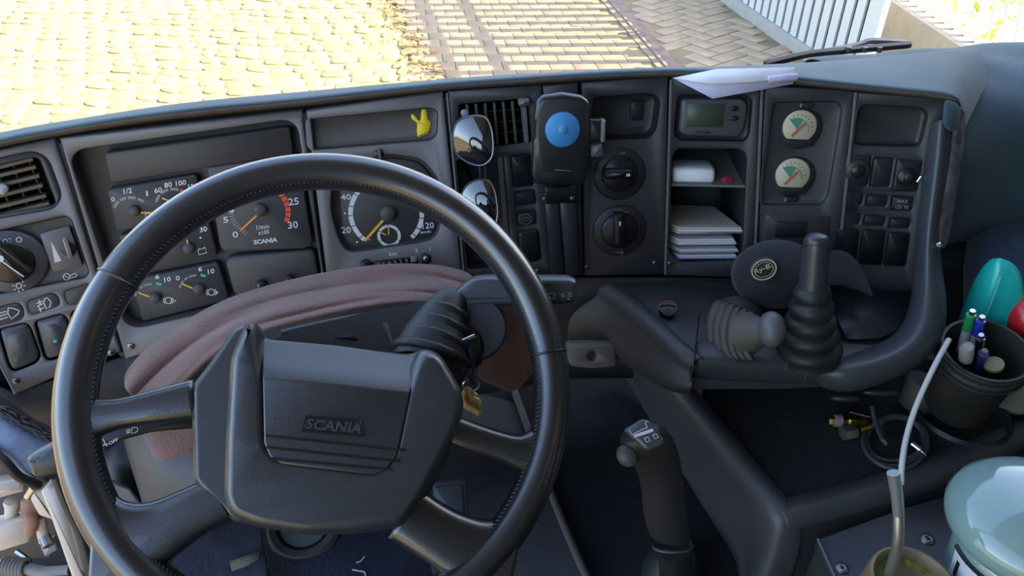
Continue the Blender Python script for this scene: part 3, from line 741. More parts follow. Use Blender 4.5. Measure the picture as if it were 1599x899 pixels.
EDG = mat('edge_highlight', (.13, .13, .135), .35)  # pale tone painted on strips as the bright highlights along panel seams
tube('seam_highlight', [F34.at(698, 145, .0), F34.at(725, 430, .0)], .0018, EDG, vp, n=6, k=1)
# phone mount rail and phone cradle
pm = thing('phone_mount', 'black phone cradle with a blue disc clamped to a dark rail on the dashboard', 'phone holder', F34.at(870, 430, 0))
RAIL = mat('rail_metal', (.040, .042, .050), .32, metal=.4)
ra = plate('rail', F34, [(848, 134), (903, 130), (911, 430), (867, 432)], .004, -.015, PLA, pm, (), .002)
plate('rail_plate', F34, [(849, 300), (871, 298), (882, 432), (862, 434)], .010, .004, RAIL, pm, (), .0015); plate('rail_plate', F34, [(872, 298), (900, 297), (907, 430), (884, 432)], .014, .004, RAIL, pm, (), .003)
plate('rail_clamp', F34, rnd([(850, 292), (900, 290), (902, 317), (851, 319)], 3), .022, .004, BLK, pm, (), .002)
for c in ((851, 311), (894, 310)): screw(F34, c, pm, 3.5, .022)
HP = .052
body = [(838, 160), (848, 151), (880, 146.5), (910, 151), (919, 158), (923, 166), (922, 215), (919, 262), (914, 286), (906, 289), (842, 289), (835, 286), (831, 274), (832.5, 222), (835, 218), (835.5, 193), (833.5, 187)]
cr = plate('cradle', F34, rnd(body, 4, 3), HP, HP-.020, mat('cradle_black', (.018, .018, .020), .25), pm, (), .0035)
plate('cradle_inset', F34, rnd([(842, 168), (850, 158), (880, 153), (908, 158), (916, 168), (915, 215), (910, 268), (842, 268), (840, 215)], 8), HP+.0008, HP-.004, mat('cradle_pad', (.020, .019, .019), .7), cr, (), .0015)
ds = disc('suction_disc', F34, (879, 203), 26, HP+.0035, HP-.001, mat('blue_rubber', (.06, .28, .62), .5), cr, .0015, 36); ds['label'] = 'blue rubber disc'
disc('disc_button', F34, (879.5, 203), 7, HP+.005, HP+.002, mat('blue_button', (.10, .30, .52), .4), ds, .001, 18)
plate('jaw', F34, rnd([(920, 187), (944, 187), (944, 220), (920, 221)], 3), HP-.004, HP-.018, BLK, pm, (), .002)
box('jaw_pad', F34.at(941, 203, HP-.002), F34.u*.002, F34.v*.014, F34.n*.010, PLM, pm, .001); plate('jaw_foot', F34, rnd([(922, 227), (941, 226), (942, 245), (923, 246)], 2), HP-.006, HP-.018, PLM, pm, (), .002)
box('arm', F34.at(879, 250, .030), F34.u*.016, F34.v*.03, F34.n*.020, BLK, pm, .003)
strokes('moulded_mark', F34, [[(866, 265), (892, 267)]], 1.2, HP+.001, PLM, cr)
# climate panel
cp = thing('climate_panel', 'dark panel of two round heater dials below an empty recess', 'heater panel', F34.at(975, 440, -.02))
rc = rnd([(927, 152), (1018, 146), (1031, 156), (1025, 203), (1014, 216), (929, 219)], 9)
plate('faceplate', F34, [(908, 129), (1044, 120), (1038, 428), (913, 431)], 0, -.02, PLA, cp, [rc], .0018)
pocket('recess', F34, rc, 0, .022, PLD, cp, .008, .003)
plate('recess_tab', F34, rnd([(985, 158), (1006, 157), (1004, 188), (984, 189)], 3), -.016, -.021, PLD, cp, (), .0015)
for c, vert in (((968, 273), 0), ((968, 361), 1)):
    rg = disc('dial_ring', F34, c, 41, .003, -.004, PLD, cp, .003, 36)
    disc('dial_hub', F34, c, 28, .008, .002, BLK, rg, .003, 30)
    hx = [(c[0]-24, c[1]-7), (c[0]+22, c[1]-8), (c[0]+22, c[1]+7), (c[0]-24, c[1]+8)] if not vert else [(c[0]-9, c[1]-26), (c[0]+8, c[1]-26), (c[0]+9, c[1]+24), (c[0]-7, c[1]+24)]
    kb = plate('dial_grip', F34, rnd(hx, 5), .022, .006, BLK, rg, (), .004)
    if not vert: polys('grip_mark', F34, [[(978, 271.5), (984, 271), (984, 275), (978, 275.5)]], .0223, WHT, kb); strokes('dial_mark', F34, [[(993, 269), (993.5, 278)]], 1.5, .0033, GRYP, rg); strokes('dial_mark', F34, [[(969, 239.5), (977, 239)]], 1.6, .0033, GRYP, rg)
    else:
        polys('grip_mark', F34, [[(966.5, 346), (969.5, 346), (969.5, 352.5), (967, 352.5)]], .0223, WHT, kb)
        strokes('symbol', F34, [[(961, 327), (972, 327), (970, 333), (964, 333), (961, 327)], [(967, 328), (967, 337)], [(974, 331), (983, 330)], [(960, 394), (970, 394), (970, 391), (974, 394.5), (970, 398), (970, 395)]], 1.1, .0034, GRYP, rg)
for c in ((917, 417), (1023, 411)): screw(F34, c, cp, 4)

# ------------------------------------------------------------------ 5 storage panel with display
stp = thing('storage_panel', 'dark panel holding a trip display above an open shelf compartment', 'storage panel', F45.at(1110, 440, -.02))
dpr = rnd([(1058, 153), (1066, 148), (1166, 149), (1175, 158), (1170, 212), (1162, 221), (1060, 219), (1053, 210)], 6)
cub = rnd([(1050, 243), (1058, 232), (1156, 233), (1166, 243), (1159, 394), (1150, 406), (1062, 409), (1045, 393)], 8)
plate('faceplate', F45, [(1049, 121), (1189, 132), (1176, 434), (1040, 430)], 0, -.02, PLA, stp, [dpr, cub], .0018)
pocket('display_recess', F45, dpr, 0, .010, PLD, stp, .002, .002)
CUBD = .155
pocket('compartment', F45, cub, 0, CUBD, mat('compartment_black', (.016, .018, .019), .6), stp, .004, .006)
tube('seam_highlight', [F45.at(1048, 124, .001), F45.at(1039, 428, .001)], .0022, EDG, stp, n=6, k=1); tube('seam_highlight', [F45.at(1190.5, 134, .001), F45.at(1177.5, 432, .001)], .0022, EDG, stp, n=6, k=1)
dv = plate('display_case', F45, [(1068, 155.5), (1158, 155), (1166, 160), (1168, 170), (1162, 204), (1153, 214), (1070, 212.5), (1061, 205), (1065, 160)], .003, -.010, GREYM, stp, (), .003, 4)
plate('screen', F45, [(1074.5, 161.5), (1132.5, 162), (1129, 199), (1070.5, 198)], .0036, .001, mat('lcd_green', (.040, .060, .036), .35), dv, (), .0004)['label'] = 'olive green blank display screen'
for y in (169.5, 185): plate('display_button', F45, rnd([(1142, y-3.5), (1154, y-3.5), (1153, y+4), (1141, y+4)], 3), .006, .002, BLK, dv, (), .0015)
txt('SCANIA', F45, (1086, 208), (1110, 209), (1087, 203.5), .0034, BLK, dv, bold=.03)
sh_a = [F45.at(1047, 288.5, -.002), F45.at(1165, 289.5, -.002), F45.at(1165, 289.5, -.002)-F45.n*.14, F45.at(1047, 288.5, -.002)-F45.n*.14]
SHZ = -DN
shf = slab('shelf', sh_a, sh_a[0].z-.0018, mat('shelf_grey', (.16, .17, .15), .5), stp, .0005)
for c in ((1046, 412), (1172, 421)): screw(F45, c, stp, 4)
# things in the compartment
a, b = F45.at(1049, 287.5, -.012), F45.at(1117, 288, -.012)
hw = (b-a).length/2; hh_ = .0122
c0 = (a+b)/2+SHZ*hh_-F45.n*.030
prof_ = [(math.copysign(abs(math.cos(t))**.45, math.cos(t)), math.copysign(abs(math.sin(t))**.45, math.sin(t))) for t in [2*PI*k/28 for k in range(28)]]
wb = loft('white_case', [[c0+F45.u*s+F45.n*(x*.03*k)+SHZ*(y*hh_*k) for x, y in prof_] for s, k in ((-hw, .78), (-hw+.002, .92), (-hw+.006, 1), (hw-.006, 1), (hw-.002, .92), (hw, .78))], mat('glossy_white', (.88, .90, .92), .35))
tag(wb, 'small white plastic case lying on the compartment shelf', 'case')
pen = thing('red_capped_pen', 'red-ended pen lying beside the white case on the shelf', 'pen', F45.at(1135, 284, -.02))
tube('barrel', [F45.at(1117, 283, -.05), F45.at(1134, 282, -.022)], .0042, mat('clear_grey', (.18, .16, .15), .2), pen, n=10, k=1)
tube('end_cap', [F45.at(1131.5, 281.5, -.024), F45.at(1138.5, 281, -.016)], .0062, mat('pen_red', (.42, .03, .06), .4), pen, n=12, k=1)
PAPW = mat('paper_white', (.62, .63, .68), .8); PAPC = mat('paper_cream', (.50, .46, .42), .8); PAPB = mat('paper_blue', (.42, .42, .62), .8)
def bundle(name, label, y, x0, x1, h, m, skew=0., sheets=2):
    t = thing(name, label, 'papers', F45.at((x0+x1)/2, y, -.01), 'folded papers in the compartment')
    for k in range(sheets):
        yy = y-k*h/sheets
        A = F45.at(x0+14+k, yy, -.004); B = F45.at(x1-k*2, yy-1+skew, -.004)
        top = [A, B, B-F45.n*.10-F45.u*(.02 if skew else 0), A-F45.n*.115-F45.u*.012, A-F45.n*.02-F45.u*.014]
        th = h/sheets*.0008
        verts = [p+SHZ*th for p in top]+[V(p) for p in top]; N = 5
        fs_ = [tuple(range(N)), tuple(range(2*N-1, N-1, -1))]+[(i, (i+1) % N, N+(i+1) % N, N+i) for i in range(N)]
        link('sheet', verts, fs_, m if k % 2 == 0 else PAPW, t, 30)
    return t
bundle('paper_bundle', 'bluish folded papers at the bottom of the compartment', 404, 1047, 1151, 6, PAPB, 0, 2)
bundle('paper_bundle', 'thin cream papers between the blue and the white bundle', 394, 1048, 1153, 5, PAPC, 0, 2)
bundle('paper_bundle', 'white folded papers with sharp front edges, second from top', 382, 1045, 1150, 9, PAPW, 0, 3)
bundle('paper_bundle', 'topmost papers in a clear sleeve, sloping up at the back', 365, 1046, 1161, 11, PAPC, 1, 3)
sl_ = [F45.at(1047, 352, -.02), F45.at(1160, 363, -.01), F45.at(1113, 330, -.09), F45.at(1060, 335, -.10)]
sv = link('plastic_sleeve', [F45.at(1062, 362, -.003), F45.at(1160, 363, -.003), F45.at(1118, 331, -.09), F45.at(1058, 338, -.10), F45.at(1046, 352, -.02)], [(0, 1, 2, 3, 4)], mat('sleeve_grey', (.30, .28, .28), .35), None, recalc=False); md = sv.modifiers.new('t', 'SOLIDIFY'); md.thickness = .002; tag(sv, 'crumpled clear document sleeve on top of the compartment papers', 'sleeve')

# ------------------------------------------------------------------ 6 gauge panel
gp = thing('pressure_gauge_panel', 'black panel with two small cream pressure gauges one above the other', 'gauge panel', F56.at(1240, 440, -.02))
gr_ = rnd([(1209, 160), (1306, 158), (1316, 170), (1293, 308), (1283, 320), (1192, 320), (1184, 308)], 9)
plate('faceplate', F56, [(1194, 134), (1335, 142), (1303, 470), (1182, 436)], 0, -.02, PLA, gp, [gr_], .0018)
pocket('recess', F56, gr_, 0, .006, PLA, gp, .003, .002)
tube('seam_highlight', [F56.at(1336.5, 144, .001), F56.at(1306, 440, .001)], .0022, EDG, gp, n=6, k=1)
CREAM = mat('gauge_cream', (.46, .44, .32), .5)
for c in ((1249, 198), (1238, 273)):
    rg = disc('gauge_rim', F56, (c[0]+3, c[1]+4), 32, -.001, -.008, PLD, gp, .003, 36)
    fc_ = disc('gauge_face', F56, c, 26, -.0003, -.004, CREAM, rg, .0006, 32); fc_['label'] = 'cream gauge face'
    polys('green_sector', F56, [[(c[0]-4, c[1]+5)]+pcirc((c[0]-4, c[1]+5), 19, 8, 60, 125)], .0, mat('sector_green', (.05, .25, .17), .6), rg)
    strokes('red_needle', F56, [([(c[0]-13, c[1]+15), (c[0]+8, c[1]-5)], 4)], 4, .0016, mat('gauge_red', (.45, .10, .06), .6), rg)
    strokes('scale', F56, [[(c[0]+x*17, c[1]-y*17), (c[0]+x*21, c[1]-y*21)] for x, y in [(math.cos(a*.35), math.sin(a*.35)) for a in range(0, 8)]]+[pcirc((c[0]-3, c[1]+4), 17, 8, -10, 60)], .7, .0002, BLK, rg)
    plate('gauge_mask', F56, rnd([(c[0]-29, c[1]+18.5), (c[0]+26, c[1]+21), (c[0]+20, c[1]+31), (c[0]-22, c[1]+31)], 3), .0014, -.004, PLD, rg, (), .0006)
for y, x in ((164, 1252), (311, 1228)):
    tb = plate('gauge_tab', F56, rnd([(x-3, y-4), (x+20, y-4), (x+19, y+5), (x-4, y+5)], 2), -.003, -.008, PLD, gp, (), .001)
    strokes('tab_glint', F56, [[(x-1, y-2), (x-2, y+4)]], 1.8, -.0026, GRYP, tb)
so = plate('ashtray_lid', F56, rnd([(1211, 345), (1262, 346), (1258, 372), (1208, 371)], 3), .003, -.004, PLD, gp, (), .0015)
plate('lower_cover', F56, rnd([(1196, 334), (1298, 336), (1294, 420), (1190, 416)], 6), .0012, -.004, PLA, gp, (), .0015)

# ------------------------------------------------------------------ 7 switch block to the right
sw = thing('auxiliary_switch_panel', 'black panel of blank switches and a lighter socket right of the cream gauges', 'switch panel', F67.at(1380, 480, -.02))
br_ = rnd([(1342, 170), (1350, 163), (1440, 168), (1450, 178), (1439, 224), (1430, 229), (1339, 227), (1332, 218)], 7)
cells7 = [[(1322, 243), (1361, 243), (1354, 291), (1314, 290)], [(1365, 246), (1396, 247), (1389, 292), (1358, 291)], [(1402, 249), (1441, 252), (1432, 299), (1394, 298)],
          [(1313, 301), (1349, 303), (1346, 320), (1310, 319)], [(1355, 304), (1388, 306), (1384, 323), (1352, 321)], [(1394, 306), (1428, 308), (1424, 330), (1391, 328)],
          [(1309, 332), (1345, 334), (1342, 350), (1306, 348)], [(1351, 336), (1384, 338), (1381, 353), (1348, 352)], [(1391, 340), (1423, 342), (1420, 357), (1388, 356)],
          [(1308, 357), (1342, 359), (1336, 412), (1302, 410)], [(1348, 359), (1383, 361), (1377, 414), (1341, 412)], [(1388, 363), (1421, 365), (1414, 416), (1381, 414)]]
cells7 = [rnd(c, 4) for c in cells7]
plate('faceplate', F67, [(1339, 144), (1486, 155), (1440, 500), (1300, 500)], 0, -.02, PLA, sw, [br_]+cells7, .0018)
pocket('recess', F67, br_, 0, .012, PLD, sw, .003, .002)
for k, c in enumerate(cells7):
    h = (.001 if k in (0, 2) else -.0015) if k < 9 else .003
    o = plate('switch_blank' if k < 9 else 'rocker_switch', F67, c, h, -.014, PLD if k < 9 else BLK, sw, (), .002)
    if k == 0: disc('socket_cap', F67, (1340, 268), 19, .004, 0, PLD, o, .002, 26); disc('socket_core', F67, (1341, 268), 11, .006, .003, BLK, o, .002, 20)
    if k == 2:
        s_ = disc('lighter_socket', F67, (1417, 277), 15, .004, 0, BLK, o, .002, 24); disc('lighter_knob', F67, (1419, 277), 8, .009, .003, PLD, o, .002, 16)
        tube('lighter_pin', [F67.at(1411, 271, .009), F67.at(1409, 281, .009)], .0012, STEEL, o, n=6, k=1); tube('lighter_clip', [F67.at(1428, 282, .009), F67.at(1432, 284, .010), F67.at(1438, 275, .010)], .0014, STEEL, o, n=6, k=1)
    if k == 5: lab('MAX', 1409.5, 314, 17, 6, o, F67, GRYP, h+.0005, .06, -.05); lab('12V W', 1408.5, 323, 21, 7, o, F67, GRYP, h+.0005, .06, -.05)
    if k == 6: strokes('symbol', F67, [[(1315, 334.5), (1328, 335.5), (1327, 346), (1313, 345), (1315, 334.5)], [(1329, 338), (1337, 337)], [(1329, 344), (1336, 346)]]+[[(1318+4*i, 338), (1317+4*i, 343)] for i in range(3)], 1.1, h+.0005, GRYP, o)
# ------------------------------------------------------------------ steering wheel
WC = V((-.16732, .49345, .77885)); WN = V((.19848, -.64103, .74141)).normalized()
wu = ZU.cross(WN).normalized(); FW_ = Fr(WC, wu, WN.cross(wu)); W = FW_
wheel = thing('steering_wheel', 'black leather steering wheel with four spokes and a padded hub', 'steering wheel', WC-WN*.03)
RM, RT_ = .2100, .0178
ringp = []
verts = []; faces = []; NU, NV = 120, 20
for i in range(NU):
    a = 2*PI*i/NU; c, s = math.cos(a), math.sin(a)
    for j in range(NV):
        b = 2*PI*j/NV; verts.append(W.w((RM+RT_*math.cos(b))*c, (RM+RT_*math.cos(b))*s, RT_*1.05*math.sin(b)))
for i in range(NU):
    for j in range(NV): faces.append((i*NV+j, i*NV+(j+1) % NV, ((i+1) % NU)*NV+(j+1) % NV, ((i+1) % NU)*NV+j))
rim = link('rim', verts, faces, LEA, wheel, 180)
def rim_pt(ang, b, k=1.0): 
    c, s = math.cos(ang), math.sin(ang); return W.w((RM+RT_*k*math.cos(b))*c, (RM+RT_*k*math.cos(b))*s, RT_*1.05*k*math.sin(b))
def ang_of(x, y):
    a, b = W.ab(x, y); return math.atan2(b, a)
for x, y in ((186, 437), (852, 553)):
    a = ang_of(x, y); tube('leather_seam', [rim_pt(a, 2*PI*j/16, 1.012) for j in range(16)], .0013, BLK, rim, n=6, k=1, closed=True)
sv_, sf_ = [], []
for i in range(300):
    a = 2*PI*i/300; p = rim_pt(a, PI*.86, 1.005); q = rim_pt(a+.011, PI*.80, 1.005); n_ = (p-W.w(RM*math.cos(a), RM*math.sin(a), 0)).normalized()*.0009
    d = (q-p).cross(n_).normalized()*.0006; b = len(sv_); sv_ += [p-d, p+d, q+d, q-d, (p+q)/2+n_]
    sf_ += [(b, b+1, b+4), (b+1, b+2, b+4), (b+2, b+3, b+4), (b+3, b, b+4)]
stuff(link('stitching', sv_, sf_, mat('stitch_thread', (.05, .05, .05), .7), rim, 30))
# spokes: rounded arms flaring into the rim
def spoke(sec, h=.0, th=.0105):
    pts = [V(W.ab(x, y, h)) for x, y, hw in sec]; P2 = smooth([V((p.x, p.y, 0)) for p in pts], 5); hw = smooth([V((w*W.scale(x, y), 0, 0)) for x, y, w in sec], 5); N = len(P2); rings = []
    for i in range(N):
        e = (P2[min(i+1, N-1)]-P2[max(i-1, 0)]).normalized(); q = V((-e.y, e.x, 0)); r = []
        for k in range(20):
            a = 2*PI*k/20; c_, s_ = math.copysign(abs(math.cos(a))**.7, math.cos(a)), math.sin(a); p = P2[i]+q*(hw[i].x*c_); r.append(W.w(p.x, p.y, h+th*s_))
        rings.append(r)
    return loft('spoke', rings, LEA, wheel, sharp=180)
spoke([(128, 660, 50), (150, 653, 33), (190, 645, 25), (245, 634, 28), (306, 622, 32)])
spoke([(150, 850, 95), (196, 846, 70), (245, 830, 52), (300, 800, 42), (352, 775, 40)], 0, .013)
spoke([(690, 664, 24), (730, 680, 24), (775, 694, 23), (812, 704, 27), (848, 706, 46)])
spoke([(632, 800, 46), (668, 824, 45), (706, 846, 48), (750, 868, 60), (800, 880, 85)], 0, .013)
# hub: boss below, padded cover above, centre panel
boss = [(297, 602), (325, 566), (362, 512), (378, 505), (404, 506), (414, 528), (640, 552), (655, 546), (690, 556), (726, 622), (722, 655), (706, 694), (690, 740), (650, 800), (612, 826), (480, 836), (365, 816), (346, 800), (300, 752), (298, 660)]
plate('boss', W, rnd(boss, 10, 3), .014, -.022, HUBM, wheel, (), .006, 0, 180)
pad = [(352, 690), (362, 560), (384, 507), (398, 503), (412, 508), (420, 526), (530, 534), (640, 549), (652, 543), (674, 546), (692, 556), (722, 612), (722, 645), (706, 690), (662, 775), (630, 822), (560, 833), (480, 835), (405, 823), (362, 806), (350, 780)]
pad = [(352, 690), (360, 560), (382, 507), (396, 502), (408, 510), (414, 560), (423, 605), (424, 686), (432, 702), (444, 709), (580, 727), (595, 720), (608, 702), (626, 616), (640, 572), (652, 546), (672, 545), (690, 556), (722, 612), (722, 645), (706, 690), (662, 775), (630, 822), (560, 833), (480, 835), (405, 823), (362, 806), (350, 780)]
padm = puff('hub_pad', W, rnd(pad, 14, 4), [(0, .008), (0, .030), (.0013, .038), (.0038, .044), (.0068, .0475), (.010, .049)], HUBM, wheel)
# raised centre panel with a bevelled upper face
up0 = [(409, 529, .020), (526, 539, .020), (648, 556, .020)]
up1 = [(410, 590, .050), (522, 600, .0515), (640, 613, .050)]
lo = [(620, 712, .050), (604, 734, .050), (585, 742, .050), (440, 724, .050), (421, 713, .050), (412, 692, .050)]
top_ = [W.at(*p) for p in up1]+[W.at(*p) for p in lo]
rowA = [W.at(x, y+2, h-.012) for x, y, h in up0]; rowB = [W.at(*p) for p in up0]; rowC = [W.at(x, y+(y1-y)*.55, h+.021) for (x, y, h), (x1, y1, h1) in zip(up0, up1)]
vv = rowA+rowB+rowC+top_+[p-W.n*.014 for p in top_]
ff = [(0, 1, 4, 3), (1, 2, 5, 4), (3, 4, 7, 6), (4, 5, 8, 7), (6, 7, 10, 9), (7, 8, 11, 10), tuple(range(9, 18))]
for i in range(2, 8): ff.append((9+i, 9+i+1, 18+i+1, 18+i))
ff += [(17, 9, 18, 26), (0, 3, 6, 9), (2, 5, 8, 11), (0, 9, 18), (2, 20, 11)]
cpn = link('centre_panel', vv, ff, mat('panel_grain', (.020, .020, .025), .40, (380, .16, .0005), kind='voronoi', spec=.9), wheel, 40)
bm_ = cpn.modifiers.new('b', 'BEVEL'); bm_.width = .0015; bm_.segments = 2; bm_.limit_method = 'ANGLE'
for (x0, y0), (x1, y1) in (((415, 680), (634, 703)), ((416, 698), (624, 720)), ((424, 716), (612, 733))):
    tube('groove_rib', [W.at(x0, y0, .0503), W.at(x1, y1, .0503)], .0011, BLK, cpn, n=6, k=1)
# embossed maker's name in a slanted frame, horn sign below
fr_px = [(478, 650), (562, 657), (569, 680), (471, 672)]
tube('emblem_frame', [W.at(x, y, .0515) for x, y in fr_px], .0009, mat('emblem_dark', (.012, .012, .014), .3), cpn, n=6, k=1, closed=True)
txt('SCANIA', W, (476, 669.5), (564, 677), (481, 653), .0512, mat('emblem_edge', (.05, .05, .06), .3), cpn, 'emblem', .03, .0012)
tube('horn_sign', [W.at(x, y, .0445) for x, y in ((484, 766), (482, 783), (486, 775), (500, 770), (512, 778), (508, 780), (492, 779), (486, 777))], .0008, BLK, padm, n=5, k=1)

# ------------------------------------------------------------------ steering column, stalks, ignition
col_ = thing('steering_column', 'grey plastic steering column shroud behind the wheel hub', 'steering column', WC-WN*.12)
cyl = lambda k: [W.at(x, y, k) for x, y in ((455, 518), (560, 490), (690, 464), (745, 500), (740, 560), (700, 640), (480, 680), (330, 640), (360, 560))]
loft('shroud', [cyl(-.052), cyl(-.095), [p-W.n*.03+W.v*.002 for p in cyl(-.095)]], PLA, col_, sharp=60)
tube('shroud_piping', [W.at(x, y, -.056) for x, y in ((440, 520), (520, 502), (610, 487), (690, 478))], .0034, mat('piping_grey', (.06, .068, .08), .7, (300, .6, .001)), col_, n=8)
plate('shroud_slot', W, rnd([(520, 527), (548, 520), (556, 524), (560, 532)], 2), -.0505, -.057, BLK, col_, (), .0004)
tube('shroud_rib', [W.at(x, y, -.053) for x, y in ((600, 505), (612, 530), (618, 555))], .003, PLA, col_, n=6)
sk_ = [W.at(x, y, -.09) for x, y in ((400, 640), (700, 640), (640, 800), (440, 800))]; sk2 = [p-W.n*.22 for p in sk_]
loft('column_tube', [sk_, sk2], PLD, col_)
# right stalk: pleated boot, grey arm crossing behind the rim
ws = thing('wiper_stalk', 'grey wiper stalk with pleated black boot right of the wheel hub', 'stalk', P(700, 510, .80))
bp_ = [P(672, 566, .745), P(678, 536, .752), P(688, 506, .760), P(700, 480, .768)]
tube('boot', bp_+[P(712, 466, .774)], .03, RUB, ws, n=16, k=7, rr=[.040, .036, .028, .021, .016])
for k in range(4):
    c = bp_[0].lerp(bp_[-1], .1+k*.26); e = (bp_[-1]-bp_[0]).normalized(); r = .0405-.0245*(.1+k*.24)
    x = e.orthogonal().normalized(); y = e.cross(x); tube('pleat', [c+x*r*math.cos(t)+y*r*math.sin(t) for t in [2*PI*q/18 for q in range(18)]], .0052, RUB, ws, n=8, k=1, closed=True)
STK = mat('stalk_grey', (.050, .056, .064), .38, (900, .1, .0004))
WF = Fr(P(800, 460, .775), V((1, .05, 0)), V((0, .45, 1)))
arm = plate('arm', WF, rnd([(703, 466), (722, 448), (738, 437), (760, 434), (890, 435), (903, 440), (901, 472), (880, 477), (760, 480), (738, 482), (724, 489)], 7, 3), .010, -.012, STK, ws, (), .006, 0, 180)
strokes('symbol', WF, [[(855, 459), (858, 466), (865, 466), (867, 459), (862, 457), (855, 459)], [(859, 466), (858, 462)], pcirc((879, 461), 2.5, 10), [(887, 457), (893, 459)], [(886, 461), (892, 463)], [(886, 465), (890, 468)]], 1, .0104, WHT, arm)
# left stalk
ls = thing('turn_signal_stalk', 'black turn-signal stalk with wide end cap, left behind the rim', 'stalk', P(170, 690, .74))
LF = Fr(P(170, 690, .70), V((.96, .28, .0)), V((-.05, .5, .86)))
la_ = plate('arm', LF, rnd([(70, 700), (160, 668), (230, 652), (322, 640), (326, 668), (236, 676), (165, 695), (95, 735)], 5, 3), .008, -.010, PLD, ls, (), .004)
strokes('symbol', LF, [[(206, 667.5), (205.5, 676), (210, 676), (215.5, 672), (214, 667), (206, 667.5)]]+[[(203.5, 669.5+k*2.6), (197, 671.5+k*2.6)] for k in range(3)]+[[(161, 685), (164, 692), (161, 696)], pcirc((166, 694), 1.6, 8)], 1.1, .0084, WHT, la_)
txt('OFF', LF, (170, 695), (185, 688), (169, 690), .0084, WHT, la_)
cap = plate('end_cap', LF, rnd([(38, 718), (44, 713), (88, 690), (108, 684), (118, 735), (72, 745), (52, 747), (47, 742)], 5, 3), .016, -.014, STK, ls, (), .005)
plate('cap_face', LF, rnd([(52, 722), (62, 712), (92, 697), (108, 694), (110, 736), (70, 742), (58, 738)], 6, 3), .0175, .012, PLD, cap, (), .002)
# ignition lock, key and keyring
lathe('collar', P(742, 512, .80), P(742, 512, .74)-P(742, 512, .80), [(.034, 0), (.034, .03), (.031, .034), (.022, .034)], PLA, col_, n=28)
ig = thing('ignition_key', 'ignition key hanging with a gold keyring charm from a black lock', 'key', P(735, 560, .80))
lathe('lock_barrel', P(722, 545, .80), (P(720, 535, .745)-P(722, 545, .80)), [(.026, 0), (.024, .035), (.020, .042), (.0, .043)], BLK, ig, n=20)
KF = Fr(P(735, 580, .735), V((1, .1, 0)), V((0, .35, 1)))
plate('key_blade', KF, rnd([(721, 530), (741, 522), (743, 527), (722, 535)], 1), .001, -.001, STEEL, ig, (), .0003)
tube('key_strap', [P(733, 535, .742), P(737, 565, .738), P(735, 588, .736), P(741, 598, .735)], .0035, BLK, ig, n=6)
tube('split_ring', [KF.w(*V(KF.ab(736, 601))+V((.008*math.cos(t), .006*math.sin(t))), 0.) for t in [2*PI*k/16 for k in range(16)]], .0012, STEEL, ig, n=6, k=1, closed=True)
GOLD = mat('gold_charm', (.60, .45, .26), .5, (300, .5, .001), metal=.45)
plate('charm', KF, rnd([(722, 612), (728, 605), (735, 608), (739, 613), (746, 617), (752, 628), (746, 629), (750, 637), (752, 648), (746, 652), (738, 645), (728, 641), (721, 634), (720, 622)], 3), .003, -.002, GOLD, ig, (), .0012)['label'] = 'gold metal charm'
tube('charm_scroll', [KF.at(x, y, .004) for x, y in ((727, 610), (724, 620), (729, 630), (740, 637), (747, 645))], .0022, GOLD, ig, n=6)
tube('charm_wing', [KF.at(x, y, .004) for x, y in ((733, 610), (738, 620), (746, 624), (750, 630))], .0018, GOLD, ig, n=6)

# ------------------------------------------------------------------ towel draped over the column
TOW = mat('brown_towel', (.098, .044, .036), .95, (420, .9, .002), var=.22, varscale=18, sheen=.25)
tl_rows = [  # curves from the far edge to the near edge; (x, y, depth)
    [(212, 585, .93), (240, 540, .95), (300, 505, .97), (360, 470, .985), (430, 448, 1.0), (520, 428, 1.0), (610, 418, .99), (690, 418, .97), (735, 432, .94)],
    [(197, 592, .89), (222, 555, .91), (290, 508, .93), (350, 472, .94), (430, 450, .95), (520, 428, .95), (610, 416, .945), (690, 420, .93), (742, 440, .905)],
    [(196, 610, .87), (235, 560, .895), (300, 520, .905), (370, 484, .91), (440, 462, .92), (530, 446, .92), (620, 436, .915), (695, 438, .90), (745, 455, .885)],
    [(205, 625, .86), (262, 570, .885), (315, 532, .88), (385, 494, .89), (450, 475, .89), (540, 458, .89), (625, 450, .89), (700, 450, .88), (752, 470, .87)],
    [(225, 640, .85), (290, 578, .85), (330, 540, .855), (400, 503, .86), (460, 488, .86), (545, 470, .86), (630, 462, .86), (700, 462, .86), (757, 482, .86)],
    [(240, 655, .84), (300, 590, .83), (345, 548, .83), (410, 520, .835), (470, 505, .84), (550, 486, .84), (632, 474, .845), (704, 474, .85), (760, 492, .855)],
]
towel = thing('brown_towel', 'brown terry towel draped over the steering column behind the wheel', 'towel', P(450, 480, .92))
dense = []
for i in range(len(tl_rows)-1):
    for q in range(3):
        u = q/3; r = []
        for j, (a, b) in enumerate(zip(tl_rows[i], tl_rows[i+1])):
            v = i+u; r.append(P(a[0]+(b[0]-a[0])*u, a[1]+(b[1]-a[1])*u, a[2]+(b[2]-a[2])*u-.006*math.sin(v*3.3+j*.55)-.003*math.sin(v*6.1-j*.9)))
        dense.append(r)
dense.append([P(*p) for p in tl_rows[-1]])
sheet('towel_top', dense, TOW, towel, .006, 2)
sheet('towel_left_fall', [[P(196, 612, .868), P(215, 622, .862), P(245, 640, .85), P(275, 640, .845), P(300, 620, .84)],
    [P(200, 640, .865), P(222, 650, .855), P(250, 655, .845), P(280, 655, .84), P(305, 640, .835)],
    [P(212, 670, .862), P(230, 680, .85), P(252, 680, .84), P(282, 675, .837), P(308, 668, .832)],
    [P(228, 690, .86), P(240, 705, .845), P(256, 708, .836), P(280, 695, .832), P(310, 690, .83)],
    [P(234, 712, .86), P(246, 726, .85), P(262, 720, .838), P(282, 712, .832), P(306, 712, .83)]], TOW, towel, .008, 2)
